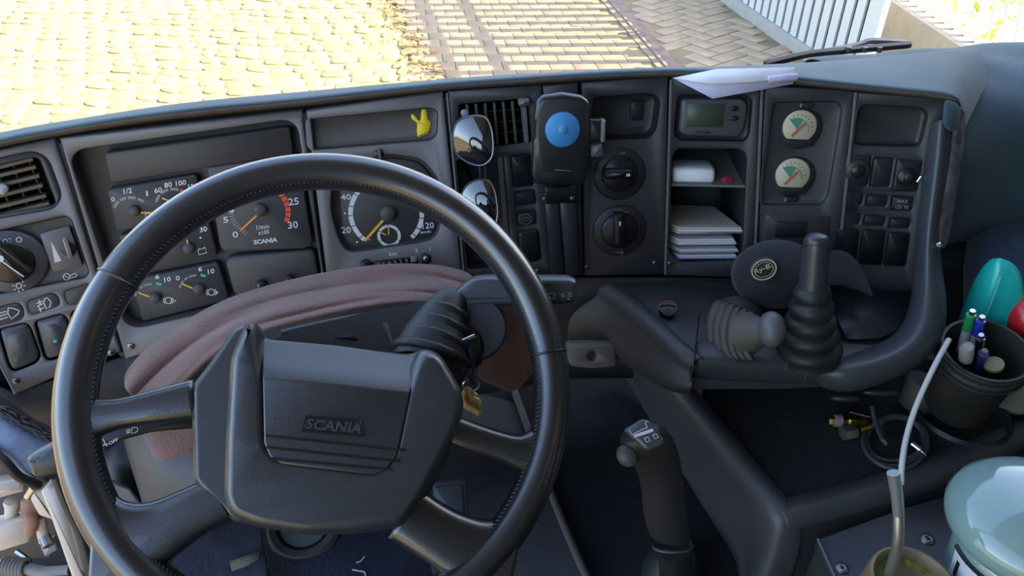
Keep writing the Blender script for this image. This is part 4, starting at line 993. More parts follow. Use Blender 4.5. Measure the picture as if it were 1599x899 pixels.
TOW2 = TOW
sheet('towel_right_fall', [[P(735, 445, .90), P(765, 450, .895), P(800, 452, .90), P(830, 458, .90)],
    [P(735, 500, .92), P(768, 505, .90), P(800, 508, .91), P(838, 510, .90)],
    [P(738, 545, .94), P(765, 550, .915), P(800, 555, .92), P(842, 550, .91)],
    [P(742, 575, .95), P(768, 578, .92), P(805, 588, .92), P(838, 575, .92)],
    [P(745, 597, .955), P(772, 604, .93), P(800, 622, .925), P(828, 590, .93)]], TOW2, towel, .006, 2)

# ------------------------------------------------------------------ sunglasses hung sideways on the vent
sg = thing('sunglasses', 'thin-framed dark sunglasses hanging sideways in front of the vent', 'sunglasses', F34.at(745, 260, .02))
l1 = rnd([(707.5, 206), (713, 190), (728, 182), (748, 180), (761, 184), (768, 200), (771, 226), (769, 246), (758, 257), (746, 259), (728, 253), (712, 240), (707, 222)], 8, 3)
l2 = rnd([(720, 303), (729, 288), (746, 280), (765, 281), (774, 300), (778, 330), (775, 350), (766, 362), (748, 362), (730, 350), (719, 330)], 8, 3)
LENS = mat('dark_lens', (.006, .006, .008), .04, spec=.9, coat=1.)
SGF = Fr(F34.at(745, 260, .028), F34.u, F34.v)
G1 = Fr(SGF.at(740, 220), F34.u*1.0+F34.n*.27, F34.v+F34.n*-.10); G2 = Fr(SGF.at(748, 322), F34.u+F34.n*.27, F34.v+F34.n*-.10)
for lp, G in ((l1, G1), (l2, G2)):
    plate('lens', G, lp, .0008, -.0008, LENS, sg, (), .0006)
    tube('lens_frame', [G.at(x, y, 0) for x, y in lp], .0014, mat('gunmetal', (.16, .16, .19), .35, metal=.8), sg, n=6, k=1, closed=True)
tube('bridge', [G1.at(748, 259, 0), SGF.at(750, 268, .003), G2.at(749, 280, 0)], .0013, mat('gunmetal', (.1, .1, .1)), sg, n=6)
tube('bridge', [G1.at(757, 258, 0), SGF.at(758, 269, .003), G2.at(758, 280, 0)], .0013, mat('gunmetal', (.1, .1, .1)), sg, n=6)
tube('temple', [G1.at(712, 196, -.001), SGF.at(716, 190, -.02), SGF.at(722, 182, -.026)], .0016, mat('gunmetal', (.1, .1, .1)), sg, n=6)
lathe('nose_pad', G1.at(725, 176, -.004), F34.n, [(.0001, 0), (.005, .001), (.005, .003), (.0001, .004)], mat('pad_clear', (.20, .21, .30), .2), sg, n=12)

# ------------------------------------------------------------------ folded paper on the pad
PA = mat('paper_lilac', (.52, .52, .72), .8)
pf = thing('folded_paper', 'white folded paper hanging over the dashboard edge above the display', 'paper', F45.at(1145, 125, .01))
q0 = [F45.at(1052, 122, .012), F45.at(1113, 154, .022), F45.at(1238, 131, .018), F45.at(1243, 119, .016), F45.at(1150, 119, .014)]
o = link('hanging_flap', q0, [(0, 1, 2, 4), (2, 3, 4)], PA, pf, 30, recalc=False); m_ = o.modifiers.new('t', 'SOLIDIFY'); m_.thickness = .0012
q1 = [F45.at(1051, 121.5, .014), F45.at(1110, 131, .028), F45.at(1180, 127, .026), F45.at(1240, 121, .020), F45.at(1240, 114.5, .008)+up_*.008, F45.at(1120, 117, .006)+up_*.008]
o = link('upper_fold', q1, [(0, 1, 5), (1, 2, 5), (2, 4, 5), (2, 3, 4)], PAPW, pf, 30, recalc=False); m_ = o.modifiers.new('t', 'SOLIDIFY'); m_.thickness = .0012
tube('rolled_edge', [F45.at(1200, 124, .022), F45.at(1225, 121, .022), F45.at(1243, 120, .018)], .005, PA, pf, n=8)
# wiper outside the screen
wp = thing('windscreen_wiper', 'black wiper arm lying along the foot of the windscreen outside', 'wiper', edge_at(1300)+FWD*.05)
def wpt(x, y, d=.05):
    e = edge_at(x)+FWD*d; return P(x, y, (e-CAM).dot(FW))
tube('blade', [wpt(1195, 101), wpt(1260, 85), wpt(1330, 78), wpt(1420, 70)], .007, RUB, wp, n=6)
tube('arm', [wpt(1200, 96, .07), wpt(1280, 82, .07), wpt(1340, 70, .08), wpt(1360, 64, .08), wpt(1412, 66, .08)], .006, GREYM, wp, n=6)
for x in (1325, 1350, 1373): lathe('joint', wpt(x, 77, .04), (0, 0, 1), [(.005, -.005), (.005, .004), (.001, .005)], GREYM, wp, n=8)
# ------------------------------------------------------------------ centre console below the panels
con = thing('centre_console', 'dark grey centre console ledge under the gauge and switch panels', 'console', P(1200, 600, .98))
tops = [(948, 440, F34, .0), (1047, 434, F34, 0), (1180, 438, F45, 0), (1300, 470, F56, 0), (1432, 500, F67, 0)]
ct = [F34.at(935, 440, .0), F34.at(1047, 434, .0), F45.at(1180, 438, .0), F56.at(1302, 470, .0), F67.at(1425, 490, .0)]
front = [P(1460, 520, 1.04), P(1425, 562, 1.005), P(1330, 575, .985), P(1230, 572, .975), P(1085, 566, .97), P(1068, 545, .985)]
left = [P(1000, 478, 1.06), P(960, 455, 1.09)]
slab('console_top', ct+front+left, .553, PLA, con, .010)
# ridge along its left side, the fold under it and the front lip
CR = [(938, 447, 1.095), (960, 458, 1.075), (985, 478, 1.045), (1030, 520, .998), (1062, 550, .966), (1086, 566, .956)]
cr_in = [P(x+26, y-4, t+.012)+ZU*-.004 for x, y, t in CR]; cr_in2 = [P(x+12, y-4, t)+ZU*.006 for x, y, t in CR]; cr_0 = [P(x, y, t-.004)+ZU*.004 for x, y, t in CR]
cr_1 = [P(x-7, y+9, t-.001) for x, y, t in CR]; cr_2 = [P(x-9, y+17, t+.010) for x, y, t in CR]
SKB = [(882, 490, 1.125), (920, 496, 1.11), (960, 520, 1.085), (1012, 560, 1.02), (1050, 588, .975), (1084, 596, .954)]
SKC = [(884, 535, 1.14), (925, 540, 1.125), (962, 552, 1.10), (1002, 582, 1.04), (1040, 608, .985), (1078, 614, .958)]
SKD = [(890, 545, 1.19), (925, 552, 1.17), (962, 562, 1.15), (1002, 588, 1.10), (1040, 612, 1.03), (1078, 617, .99)]
sheet('side_fold', [cr_in, cr_in2, cr_0, cr_1, cr_2, [P(*p) for p in SKB], [P(*p) for p in SKC], [P(*p) for p in SKD]], PLA, con, .003, 2)
fa = [P(1086, 566, .954), P(1160, 572, .953), P(1240, 574, .953), P(1300, 575, .952), P(1350, 574, .956), P(1405, 560, .985)]
fb = [p-ZU*.028+V((0, .004, 0)) for p in fa]; fc2 = [p-ZU*.044+V((0, .012, 0)) for p in fa]; fd = [p-ZU*.050+V((0, .07, 0)) for p in fa]
fz = [p+V((0, .05, .006)) for p in fa]; fy = [p+V((0, .010, .005)) for p in fa]
sheet('front_lip', [fz, fy, fa, fb, fc2, fd], PLA, con, .004, 1)
tube('lip_seam', [P(1092, 490, 1.0), P(1084, 560, .950), P(1077, 596, .951)], .0012, BLK, con, n=5)
tube('lip_seam', [P(1262, 556, .955), P(1260, 582, .950), P(1256, 596, .952)], .0012, BLK, con, n=5)
tube('red_ring', [P(1043+14*math.cos(t), 480+9.5*math.sin(t), 1.035) for t in [2*PI*k/20 for k in range(20)]], .0013, mat('ring_red', (.25, .04, .025), .5), con, n=6, k=1, closed=True)
lathe('plug', P(1043, 481, 1.035), (0, -.35, .94), [(.012, -.01), (.012, .0), (.0, .001)], BLK, con, n=18)
# grey lug with a hole below the lower panel
lug = plate('bracket_lug', Fr(P(925, 560, 1.10), V((1, .2, 0)), V((0, .3, 1))), rnd([(886, 536), (960, 536), (963, 572), (925, 576), (890, 572)], 6), .006, -.006, PLM, con, [pcirc((925, 556), 8, 16)[:-1]], .002)
# sunk tray in front of the switches, and the big rounded frame that closes the console at the right
tr_ = [P(1302, 470, 1.085), P(1425, 470, 1.085), P(1424, 500, 1.045), P(1405, 525, 1.015), P(1370, 540, 1.0), P(1318, 542, .995), P(1290, 480, 1.07)]
o = link('tray_floor', [p+ZU*.012 for p in tr_], [tuple(range(7))], PLD, con, 30, recalc=False); m_ = o.modifiers.new('t', 'SOLIDIFY'); m_.thickness = .004
FRM = mat('frame_grey', (.045, .052, .060), .42, (900, .1, .0004))
fpath = [((1448, 190), (1492, 178), .985), ((1443, 240), (1488, 250), .99), ((1434, 320), (1473, 330), 1.005), ((1427, 390), (1467, 395), 1.015), ((1425, 440), (1478, 450), 1.01), ((1418, 490), (1482, 505), .995), ((1395, 522), (1462, 552), .975), ((1360, 540), (1415, 585), .963), ((1325, 547), (1365, 605), .957), ((1292, 551), (1318, 616), .958), ((1262, 553), (1280, 606), .985)]
rr_ = []
for (a, b), (c, d), t in fpath:
    A = P(a, b, t+.02); B = P(c, d, t); M = P((a+c)/2, (b+d)/2, t-.018); nrm = (M-(A+B)/2)
    Q = [A-nrm*1.6, A, A.lerp(M, .6)+nrm*.22, M, B.lerp(M, .5)+nrm*.25, B-nrm*.1, B-nrm*1.0, B-nrm*2.2]
    rr_.append(Q)
o = loft('console_frame', rr_, FRM, con, closed=False, cap=False, sharp=180); m_ = o.modifiers.new('t', 'SOLIDIFY'); m_.thickness = .004; m_ = o.modifiers.new('s', 'SUBSURF'); m_.levels = m_.render_levels = 2
# frayed cover edge hanging beside the frame
fe = [(1496, 165), (1494, 200), (1489, 240), (1484, 280), (1477, 320), (1471, 355), (1466, 390)]
ra_ = [P(x-7+random.uniform(-2, 2), y, .975+.006*k) for k, (x, y) in enumerate(fe)]; rb_ = [P(x+4+random.uniform(-2, 2), y, .972+.006*k) for k, (x, y) in enumerate(fe)]; rc_ = [P(x+16, y+random.uniform(-3, 3), .995+.006*k) for k, (x, y) in enumerate(fe)]
sheet('frayed_cloth_edge', [ra_, rb_, rc_], mat('frayed_lining', (.10, .09, .10), .95, (120, .8, .004), var=.6, varscale=60), dash, .003, 1)
o = lathe('clip', P(1462, 386, 1.0), (0, -.5, .8), [(.004, 0), (.004, .008), (.001, .01)], STEEL, dash, n=10)
sheet('cloth_corner', [[P(1474, 152, .972), P(1490, 156, .97), P(1503, 165, .975)], [P(1474, 170, .965), P(1488, 176, .962), P(1502, 180, .975)], [P(1470, 196, .968), P(1482, 206, .966), P(1496, 210, .98)]], NAVY, dash, .003, 1)

# ------------------------------------------------------------------ levers on the console
pb = thing('handbrake_lever', 'grey-brown lever with egg knob in a fanned pleated gaiter', 'lever', P(1155, 540, .98))
GAI = mat('gaiter_grey', (.075, .066, .054), .6)
for k in range(6):
    x0 = 1108+k*10.5; t = .985-.009*k
    ptsg = [P(x0+16-k*1.0, 468+k*3.2, t+.030), P(x0+4, 488+k*2.6, t+.010), P(x0, 518+k*2, t), P(x0+4, 546+k*1.6, t-.004), P(x0+13, 560+k*.6, t-.006)]
    back = [p+RT*.012+FW*.014 for p in ptsg]; front = [p+RT*-.001 for p in ptsg]; mid_ = [p+RT*.004-FW*.001 for p in ptsg]
    sheet('gaiter_pleat', [back, mid_, front, [p+RT*-.003+FW*.010 for p in ptsg]], GAI, pb, .0022, 1)
ellip('gaiter', P(1150, 508, 1.03), [RT*.040, UP*.042, FW*.034], mat('gaiter_dark', (.035, .033, .029), .7), pb)
tube('lever_shaft', [P(1168, 520, .95), P(1190, 517, .925), P(1202, 516, .915)], .015, GAI, pb, n=14, rr=[.028, .017, .012])
KNB = mat('knob_grey', (.085, .09, .09), .42)
ellip('knob', P(1205, 514, .905), [RT*.0165, UP*.0225, FW*.018], KNB, pb, 20, 14)
gl_ = thing('range_lever', 'dark rounded upright lever rising from a stacked rubber bellows', 'lever', P(1262, 555, .96))
bell = []
BX = [(1262, 558, 47, .975)]
for k in range(5):
    y = 549-k*21; w = 49-k*5.2; t = .972-k*.010; x = 1263+k*1.3
    BX += [(x, y, w*.93, t+.002), (x, y-4, w, t), (x, y-9, w*1.0, t-.002), (x, y-14, w*.94, t-.004), (x, y-17, w*.80, t-.005)]
BX += [(1269, 450, 25, .926), (1269, 446, 22, .925)]
for x, y, w, t in BX: bell.append((P(x, y, t), w*t/FPX))
axd = (bell[-1][0]-bell[0][0]).normalized()
LB = (bell[-1][0]-bell[0][0]).length
lathe('bellows', bell[0][0], axd, [(r, LB*(558-BX[i][1])/112) for i, (c, r) in enumerate(bell)], RUB, gl_, n=36, sharp=50)
hb_, ht_ = P(1269, 455, .928), P(1276, 372, .905)
tube('handle', [hb_, hb_.lerp(ht_, .5), hb_.lerp(ht_, .9), ht_+(ht_-hb_)*.04, ht_+(ht_-hb_)*.10], .018, mat('handle_black', (.028, .030, .036), .35), gl_, n=20, k=5, rr=[.0175, .0165, .0158, .013, .004], ref=V((0, 1, 0)))
tube('handle_seam', [hb_.lerp(ht_, .86)+x_ for x_ in [RT*(.0166*math.cos(t))+FW*(.0166*math.sin(t)) for t in [2*PI*k/16 for k in range(16)]]], .0007, BLK, gl_, n=5, k=1, closed=True)
# cap with gold oval badge
hat = thing('baseball_hat', 'black baseball cap with gold oval badge behind the bellows lever', 'cap', P(1220, 460, 1.04))
HATM = mat('cap_cloth', (.014, .014, .018), .95, (500, .5, .001), sheen=.15)
ellip('crown', P(1212, 428, 1.045), [RT*.062+FW*.0, UP*.049, FW*.055], HATM, hat, 28, 16)
br0 = [P(1286, 392, 1.035), P(1310, 384, 1.03), P(1336, 396, 1.02), P(1352, 426, 1.01), P(1366, 462, 1.0)]
br1 = [P(1280, 425, 1.015), P(1304, 420, 1.0), P(1326, 428, .995), P(1344, 446, .995), P(1364, 463, .998)]
br2 = [P(1272, 450, 1.01), P(1295, 446, 1.0), P(1320, 446, .998), P(1340, 452, .998), P(1362, 464, .998)]
sheet('visor', [br0, br1, br2], HATM, hat, .004, 2)
BF = Fr(P(1193, 421, .988), V((1, -.25, .05)), V((.25, .35, 1)))
EMB = mat('gold_thread', (.42, .38, .22), .7, (600, .5, .001))
bc = (1193, 421)
def oval(rx, ry, n=36, a=-22):
    ca_, sa_ = math.cos(math.radians(a)), math.sin(math.radians(a)); return [(bc[0]+rx*math.cos(t)*ca_-ry*math.sin(t)*sa_, bc[1]+rx*math.cos(t)*sa_+ry*math.sin(t)*ca_) for t in [2*PI*k/n for k in range(n+1)]]
bd = plate('badge', BF, oval(21, 16)[:-1], .004, -.012, HATM, hat, (), .001)
strokes('badge_ring', BF, [oval(19.5, 15)], 2.2, .0044, EMB, bd); strokes('badge_ring', BF, [oval(15, 11)], .8, .0044, EMB, bd)
txt('Ry-B.', BF, (1180, 430), (1207, 419), (1177, 421), .0046, EMB, bd)

# ------------------------------------------------------------------ engine tunnel with rubber mat
TUN = mat('tunnel_plastic', (.055, .056, .062), .5, (700, .15, .0006), var=.08, varscale=9)
tun = thing('engine_tunnel', 'grey engine tunnel cover with sunken black rubber mat on top', 'tunnel cover', T(.45, .6, FLZ))
TZ = .455
CNR = Pz(1224, 808, TZ)
ridge = [Pz(1030, 575, .48), Pz(1080, 630, TZ), Pz(1150, 716, TZ), Pz(1205, 785, TZ), CNR, CNR-FWD*.014-ZU*.03, CNR-FWD*.022-ZU*.12]
foot = [Pz(955, 560, FLZ+.04), Pz(985, 612, FLZ), Pz(1068, 750, FLZ), Pz(1135, 860, FLZ), Pz(1160, 900, FLZ), CNR-FWD*.03-LAT*.05-ZU*.255, CNR-FWD*.035-LAT*.02-ZU*.255]
rin = [p+LAT*.018+ZU*.002 for p in ridge]; rout = [p-LAT*.008-ZU*.010 for p in ridge]; rin2 = [p+LAT*.032-ZU*.008 for p in ridge]
rl = [a.lerp(b, .06)-LAT*.004 for a, b in zip(rout, foot)]
sheet('side_face', [foot, [a.lerp(b, .5) for a, b in zip(foot, rl)], rl, rout, [p+ZU*.002 for p in ridge], rin, rin2], TUN, tun, .004, 1)
MATR = mat('rubber_mat', (.009, .009, .009), .85, (260, .9, .003))
ma = [Pz(1098, 622, TZ-.012), Pz(1230, 782, TZ-.012), Pz(1470, 728, TZ-.012), Pz(1620, 660, TZ-.012), Pz(1640, 560, TZ-.012), Pz(1400, 560, TZ-.012), Pz(1100, 590, TZ-.012)]
slab('mat', ma, TZ-.03, MATR, tun, .003)['label'] = 'sunken black rubber mat'
e0 = [CNR, Pz(1300, 788, TZ), Pz(1460, 745, TZ), Pz(1640, 662, TZ)]
sheet('rear_rim', [[p+FWD*.035-ZU*.010 for p in e0], [p+FWD*.022-ZU*.002 for p in e0], [p+FWD*.008+ZU*.002 for p in e0], [p-FWD*.006-ZU*.004 for p in e0], [p-FWD*.010-ZU*.022 for p in e0]], TUN, tun, .004, 2)
RIB = mat('ribbed_cloth', (.020, .020, .020), .9, (170, .9, .003), kind='wave')
sheet('rear_face', [[p-FWD*.004-ZU*.015 for p in e0], [p-FWD*.010-ZU*.03 for p in e0], [p-FWD*.018-ZU*.12 for p in e0], [p-FWD*.03-ZU*.25 for p in e0]], RIB, tun, .004, 1)
for x, y, l in ((1322, 621, .022), (1378, 612, .028)): ellip('lip_tab', P(x, y, 1.0), [RT*l, FW*.010, UP*.006], PLD, con, 14, 8)

# things on the tunnel
cup = thing('black_cup', 'large black plastic cup holding pens, by the right edge', 'cup', P(1500, 640, 1.07))
cb, ctp = P(1492, 632, 1.075), P(1541, 545, .985)
cax = (ctp-cb).normalized(); ch = (ctp-cb).length; RC = .0535
CUPM = mat('cup_black', (.026, .025, .022), .5, (60, .1, .002), var=.3, varscale=20)
lathe('cup_body', cb, cax, [(.0, .0), (.040, .0), (.043, .006), (.048, ch*.6), (.050, ch*.80), (.0545, ch*.81), (.0555, ch*.86), (.0525, ch*.88), (.0525, ch*.95), (.0545, ch*.97), (.0545, ch), (.051, ch), (.048, ch*.85), (.044, ch*.2), (.0, ch*.12)], CUPM, cup, n=40, sharp=30, close=False)
for k in (.80, .97): 
    x = cax.orthogonal().normalized(); y = cax.cross(x); tube('rim_bead', [cb+cax*(ch*k)+x*.0555*math.cos(t)+y*.0555*math.sin(t) for t in [2*PI*q/36 for q in range(36)]], .0016, CUPM, cup, n=6, k=1, closed=True)
hold = thing('cup_holder', 'dark ring-shaped cup holder around the foot of the pen cup', 'cup holder', Pz(1495, 655, TZ))
hx = cb+cax*.012
lathe('holder_ring', Pz(1497, 650, TZ-.01)-ZU*.01, (0, 0, 1), [(.068, 0), (.070, .018), (.066, .024), (.060, .018), (.056, .003)], PLD, hold, n=36, close=False)
lathe('holder_floor', Pz(1497, 650, TZ-.01)-ZU*.012, (0, 0, 1), [(0, .004), (.066, .004)], BLK, hold, n=30, close=False)
def pen_(name, label, cat, tip, base, t0, t1, col, w=.0052, endc=None, low=None, grp=None):
    t = thing(name, label, cat, P(*base, t1), grp); A, B = P(*tip, t0), P(*base, t1); e = (B-A).normalized(); L = (B-A).length
    tube('cap', [A+e*.004, A+e*(L*.42)], w*1.08, col, t, n=12, k=1); tube('barrel', [A+e*(L*.41), B], w, low or col, t, n=12, k=1)
    tube('button', [A-e*.004, A+e*.005], w*.62, endc or STEEL, t, n=10, k=1)
    tube('clip', [A+e*.006+FW*-w*1.2, A+e*(L*.3)+FW*-w*1.3], w*.22, STEEL, t, n=6, k=1); return t
GLASSG = mat('pen_clear', (.34, .34, .36), .25)
pen_('green_pen', 'green-topped ballpoint standing in the black cup', 'pen', (1518, 488), (1500, 548), .975, 1.03, mat('pen_green', (.02, .26, .07), .35), .0060, low=GLASSG, grp='pens in the black cup')
pen_('blue_pen', 'bright blue clear-barrelled pen standing beside the green one', 'pen', (1533, 497), (1514, 552), .975, 1.03, mat('pen_blue', (.02, .04, .42), .3), .0058, low=GLASSG, grp='pens in the black cup')
pen_('dark_pen', 'dark pen with shiny clip in the middle of the cup', 'pen', (1532, 525), (1526, 570), .97, 1.02, BLK, .0055, grp='pens in the black cup')
pen_('navy_pen', 'navy pen with steel button leaning at the front of the cup', 'pen', (1537, 549), (1528, 575), .965, 1.01, mat('pen_navy', (.03, .03, .16), .3), .0060, grp='pens in the black cup')
lt = lathe('lip_balm', P(1508, 560, .985), P(1510, 543, .965)-P(1508, 560, .985), [(.0, 0), (.0088, 0), (.0088, .03), (.0075, .032), (.007, .030), (.0, .030)], mat('balm_grey', (.26, .25, .23), .5), None, n=18); tag(lt, 'pale grey capped stick standing at the front of the cup', 'stick')
co = lathe('cork_disc', P(1552, 571, .985), P(1552, 560, .975)-P(1552, 571, .985), [(.0, 0), (.012, 0), (.012, .005), (.0, .006)], mat('cork', (.24, .22, .12), .8), None, n=18); tag(co, 'round tan lid lying inside the cup by its front rim', 'lid')
# bottles behind the cup
tb_ = thing('teal_bottle', 'translucent teal bottle with wedge top standing behind the cup', 'bottle', P(1535, 560, 1.13))
TEAL = mat('teal_plastic', (.02, .62, .56), .22, spec=.6, trans=.25, var=.2, varscale=16, sub=.1)
rings = []
for (xl, yl, xr, yr, t, d) in ((1480, 580, 1562, 592, 1.13, .020), (1488, 545, 1568, 560, 1.105, .024), (1502, 505, 1578, 530, 1.075, .026), (1518, 462, 1588, 490, 1.05, .025), (1534, 425, 1591, 440, 1.03, .020), (1546, 408, 1584, 418, 1.02, .013), (1553, 401, 1570, 405, 1.015, .006)):
    A, B = P(xl, yl, t), P(xr, yr, t); C = (A+B)/2; ex = (B-A)/2; r = []
    for k in range(24):
        a = 2*PI*k/24; r.append(C+ex*math.copysign(abs(math.cos(a))**.55, math.cos(a))+FW*(d*1.2*math.copysign(abs(math.sin(a))**.8, math.sin(a))))
    rings.append(r)
o = loft('bottle_body', rings, TEAL, tb_, sharp=180); o.modifiers.new('s', 'SUBSURF').levels = 1
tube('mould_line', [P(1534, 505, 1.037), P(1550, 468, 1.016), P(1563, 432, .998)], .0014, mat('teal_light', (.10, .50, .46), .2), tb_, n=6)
rb = thing('red_capped_bottle', 'pale bottle with round red cap at the right edge', 'bottle', P(1590, 640, 1.10))
ellip('red_cap', P(1604, 492, 1.03), [RT*.027, UP*.034, FW*.027], mat('cap_red', (.55, .02, .025), .25), rb)
lathe('pale_body', P(1583, 625, 1.12), P(1602, 505, 1.04)-P(1583, 625, 1.12), [(.0, 0), (.030, 0), (.034, .01), (.034, .08), (.024, .12), (.018, .14)], mat('bottle_cream', (.34, .31, .24), .5), rb, n=24)
tin = lathe('grey_tin', Pz(1428, 632, TZ-.012), (.15, .1, .95), [(.0, 0), (.024, 0), (.026, .03), (.028, .045), (.024, .046), (.0, .04)], mat('tin_taupe', (.085, .078, .068), .5), None, n=24); tag(tin, 'taupe round pot behind the white cable, left of the cup', 'pot')
# cables and fittings
wc = tube('white_cable', [P(1482, 530, .975), P(1460, 570, .955), P(1432, 630, .945), P(1416, 680, .93), P(1409, 720, .91), P(1407, 755, .895)], .0036, mat('cable_white', (.55, .54, .52), .5), None, n=10); tag(wc, 'white cable hanging from the console past the cup', 'cable')
coil = thing('cable_coil', 'coiled dark grey cable with metal plug on the rubber mat', 'cable', Pz(1405, 690, TZ-.01))
CAB = mat('cable_grey', (.050, .055, .062), .5)
cpx = []
for k in range(44):
    a = 2*PI*k/14.3+2.2; r = 1.02+.13*math.sin(k*.47)-.005*k; cpx.append(Pz(1405+51*r*math.cos(a), 688-44*r*math.sin(a)*.92+2*math.cos(k), TZ-.006+.0011*(k % 15)))
tube('cable', [P(1362, 635, 1.06), P(1368, 662, 1.045), P(1382, 692, 1.02)]+cpx, .0033, CAB, coil, n=8, k=3)
tube('plug', [Pz(1424, 692, TZ+.008), Pz(1437, 702, TZ+.006)], .0048, STEEL, coil, n=10, k=1); tube('plug_tip', [Pz(1437, 702, TZ+.006), Pz(1446, 711, TZ+.004)], .0016, STEEL, coil, n=8, k=1)
BRASS = mat('brass', (.62, .42, .12), .3, metal=1.)
b1_ = thing('brass_fitting', 'brass hose fitting with pink band on the rubber mat', 'fitting', Pz(1310, 656, TZ-.012))
e1 = (Pz(1350, 657, TZ)-Pz(1292, 655, TZ)).normalized()
lathe('body', Pz(1293, 656, TZ), e1, [(.0, 0), (.007, 0), (.0085, .004), (.0085, .02), (.006, .021), (.006, .028), (.008, .03), (.008, .04), (.005, .042), (.005, .055), (.0, .055)], BRASS, b1_, n=6, sharp=20)
lathe('band', Pz(1293, 656, TZ)+e1*.008, e1, [(.0092, 0), (.0092, .011)], mat('band_pink', (.35, .20, .22), .5), b1_, n=18)
b2_ = thing('steel_nut_fitting', 'grey hexagonal nut fitting lying in front of the brass one', 'fitting', Pz(1328, 676, TZ-.012))
lathe('nut', Pz(1315, 677, TZ+.002), (Pz(1350, 668, TZ)-Pz(1315, 677, TZ)), [(.005, 0), (.0105, .001), (.0115, .004), (.0115, .018), (.0105, .021), (.0, .021)], mat('nut_grey', (.40, .38, .32), .35, metal=.9), b2_, n=6, sharp=20); lathe('spigot', Pz(1340, 671, TZ+.002), (Pz(1350, 668, TZ)-Pz(1315, 677, TZ)), [(.006, 0), (.006, .02), (.0, .02)], BRASS, b2_, n=12)
b3_ = tube('metal_pin', [Pz(1327, 643, TZ), Pz(1358, 651, TZ)], .0026, STEEL, None, n=8, k=1); tag(b3_, 'thin steel pin lying behind the brass fitting', 'pin')
# jacket in the passenger footwell
JK = mat('navy_jacket', (.032, .066, .125), .9, (220, .4, .002), var=.2, varscale=9, sheen=.2)
jr = []
for j in range(6):
    r = []
    for i in range(7):
        x = 1500+i*26; y = (345 if i > 1 else 372-i*14)+j*38+random.uniform(-6, 6); r.append(P(x, y, 1.22-.035*j+(.02 if (i+j) % 3 == 0 else 0)+(.05 if i == 0 else 0)))
    jr.append(r)
jk = sheet('navy_jacket', jr, JK, None, .008, 2); tag(jk, 'navy blue jacket bundled on the passenger side behind the bottles', 'jacket')

# ------------------------------------------------------------------ gear lever
gv = thing('gear_lever', 'black gear lever with angled grip and shift pattern plate', 'gear lever', P(1050, 899, 1.07))
GRIP = mat('grip_black', (.022, .021, .021), .45, (600, .3, .0006), kind='voronoi')
sec = [  # (left px, right px, y-left, y-right, depth)
    (1022, 1080, 848, 850, .985), (1010, 1076, 828, 836, .975), (1004, 1073, 800, 806, .955), (1002, 1070, 770, 772, .935), (998, 1066, 745, 742, .920), (990, 1062, 728, 714, .905), (982, 1055, 715, 690, .892), (972, 1043, 702, 670, .884), (966, 1026, 690, 657, .882), (972, 1010, 672, 654, .886)]
rings = []
for xl, xr, yl, yr, t in sec:
    A, B = P(xl, yl, t), P(xr, yr, t); C = (A+B)/2; ex = (B-A)/2
    rings.append([C+ex*math.cos(a)+FW*(ex.length*.85*math.sin(a)) for a in [2*PI*k/24 for k in range(24)]])
o = loft('grip', rings, GRIP, gv, sharp=180); o.modifiers.new('s', 'SUBSURF').levels = 1
GF = Fr(P(1003, 680, .855), P(1030, 672, .855)-P(990, 684, .855), P(996, 660, .858)-P(1010, 700, .850))
gpl = plate('pattern_plate', GF, rnd([(974, 670), (1003, 653), (1014, 656), (1038, 686), (1034, 694), (1013, 703), (1006, 700)], 4), .003, -.016, mat('plate_grey', (.07, .075, .085), .25), gv, (), .002)
strokes('shift_pattern', GF, [[(983, 672), (987, 678), (1008, 668), (1011, 668), (1007, 659), (1012, 657)], [(1006, 684), (1010, 690), (1015, 688), (1012, 682), (1006, 684)], [(1019, 679), (1023, 685), (1028, 682), (1024, 677), (1019, 679)]], 1.2, .0036, WHT, gpl)
strokes('plate_band', GF, [([(990, 681), (1020, 671)], 5)], 5, .0034, WHT, gpl)
ellip('splitter_switch', P(979, 711, .872), [RT*.012+UP*-.006, UP*.012+RT*.004, FW*.010], GREYM, gv)
tube('grip_collar', [P(1051+31*math.cos(t), 853+9*math.sin(t), .985+.022*math.sin(-t)) for t in [2*PI*k/20 for k in range(20)]], .0018, GREYM, gv, n=6, k=1, closed=True)
tube('lever_rod', [P(1052, 850, .985), P(1055, 880, 1.02), P(1058, 915, 1.06)], .024, RUB, gv, n=16, rr=[.024, .023, .026])
lathe('lever_base', Pz(1048, 905, FLZ)+ZU*.0, (0, 0, 1), [(.05, 0), (.046, .03), (.03, .06), (.0, .062)], PLD, gv, n=20)

# ------------------------------------------------------------------ board, mate gourd, thermos jug
BRD = mat('board_navy', (.020, .023, .032), .45, (200, .1, .0005), var=.15, varscale=12)
BZ = .43
bt = [Pz(1277, 842, BZ), Pz(1410, 792, BZ), Pz(1520, 762, BZ), Pz(1640, 740, BZ), Pz(1660, 960, BZ), Pz(1330, 960, BZ)]
board = thing('screwed_board', 'dark board with steel screws in front of the tunnel, bottom corner', 'board', sum(bt, V())/6-ZU*.2)
slab('board_top', bt, BZ-.018, BRD, board, .002); 
bs = [p-ZU*.018+FWD*-.0 for p in (bt[0], bt[1], bt[2], bt[3], bt[4], bt[5])]; c_ = sum(bs, V())/6
slab('board_case', [p.lerp(c_, .015) for p in bs], FLZ+.01, PLD, board, .002)
tube('board_edge', [bt[0]+ZU*.001, bt[5]+ZU*.001], .0022, GREYM, board, n=6, k=1)
BFm = Fr(V((.4, .5, BZ)), V((1, 0, 0)), V((0, 1, 0)))
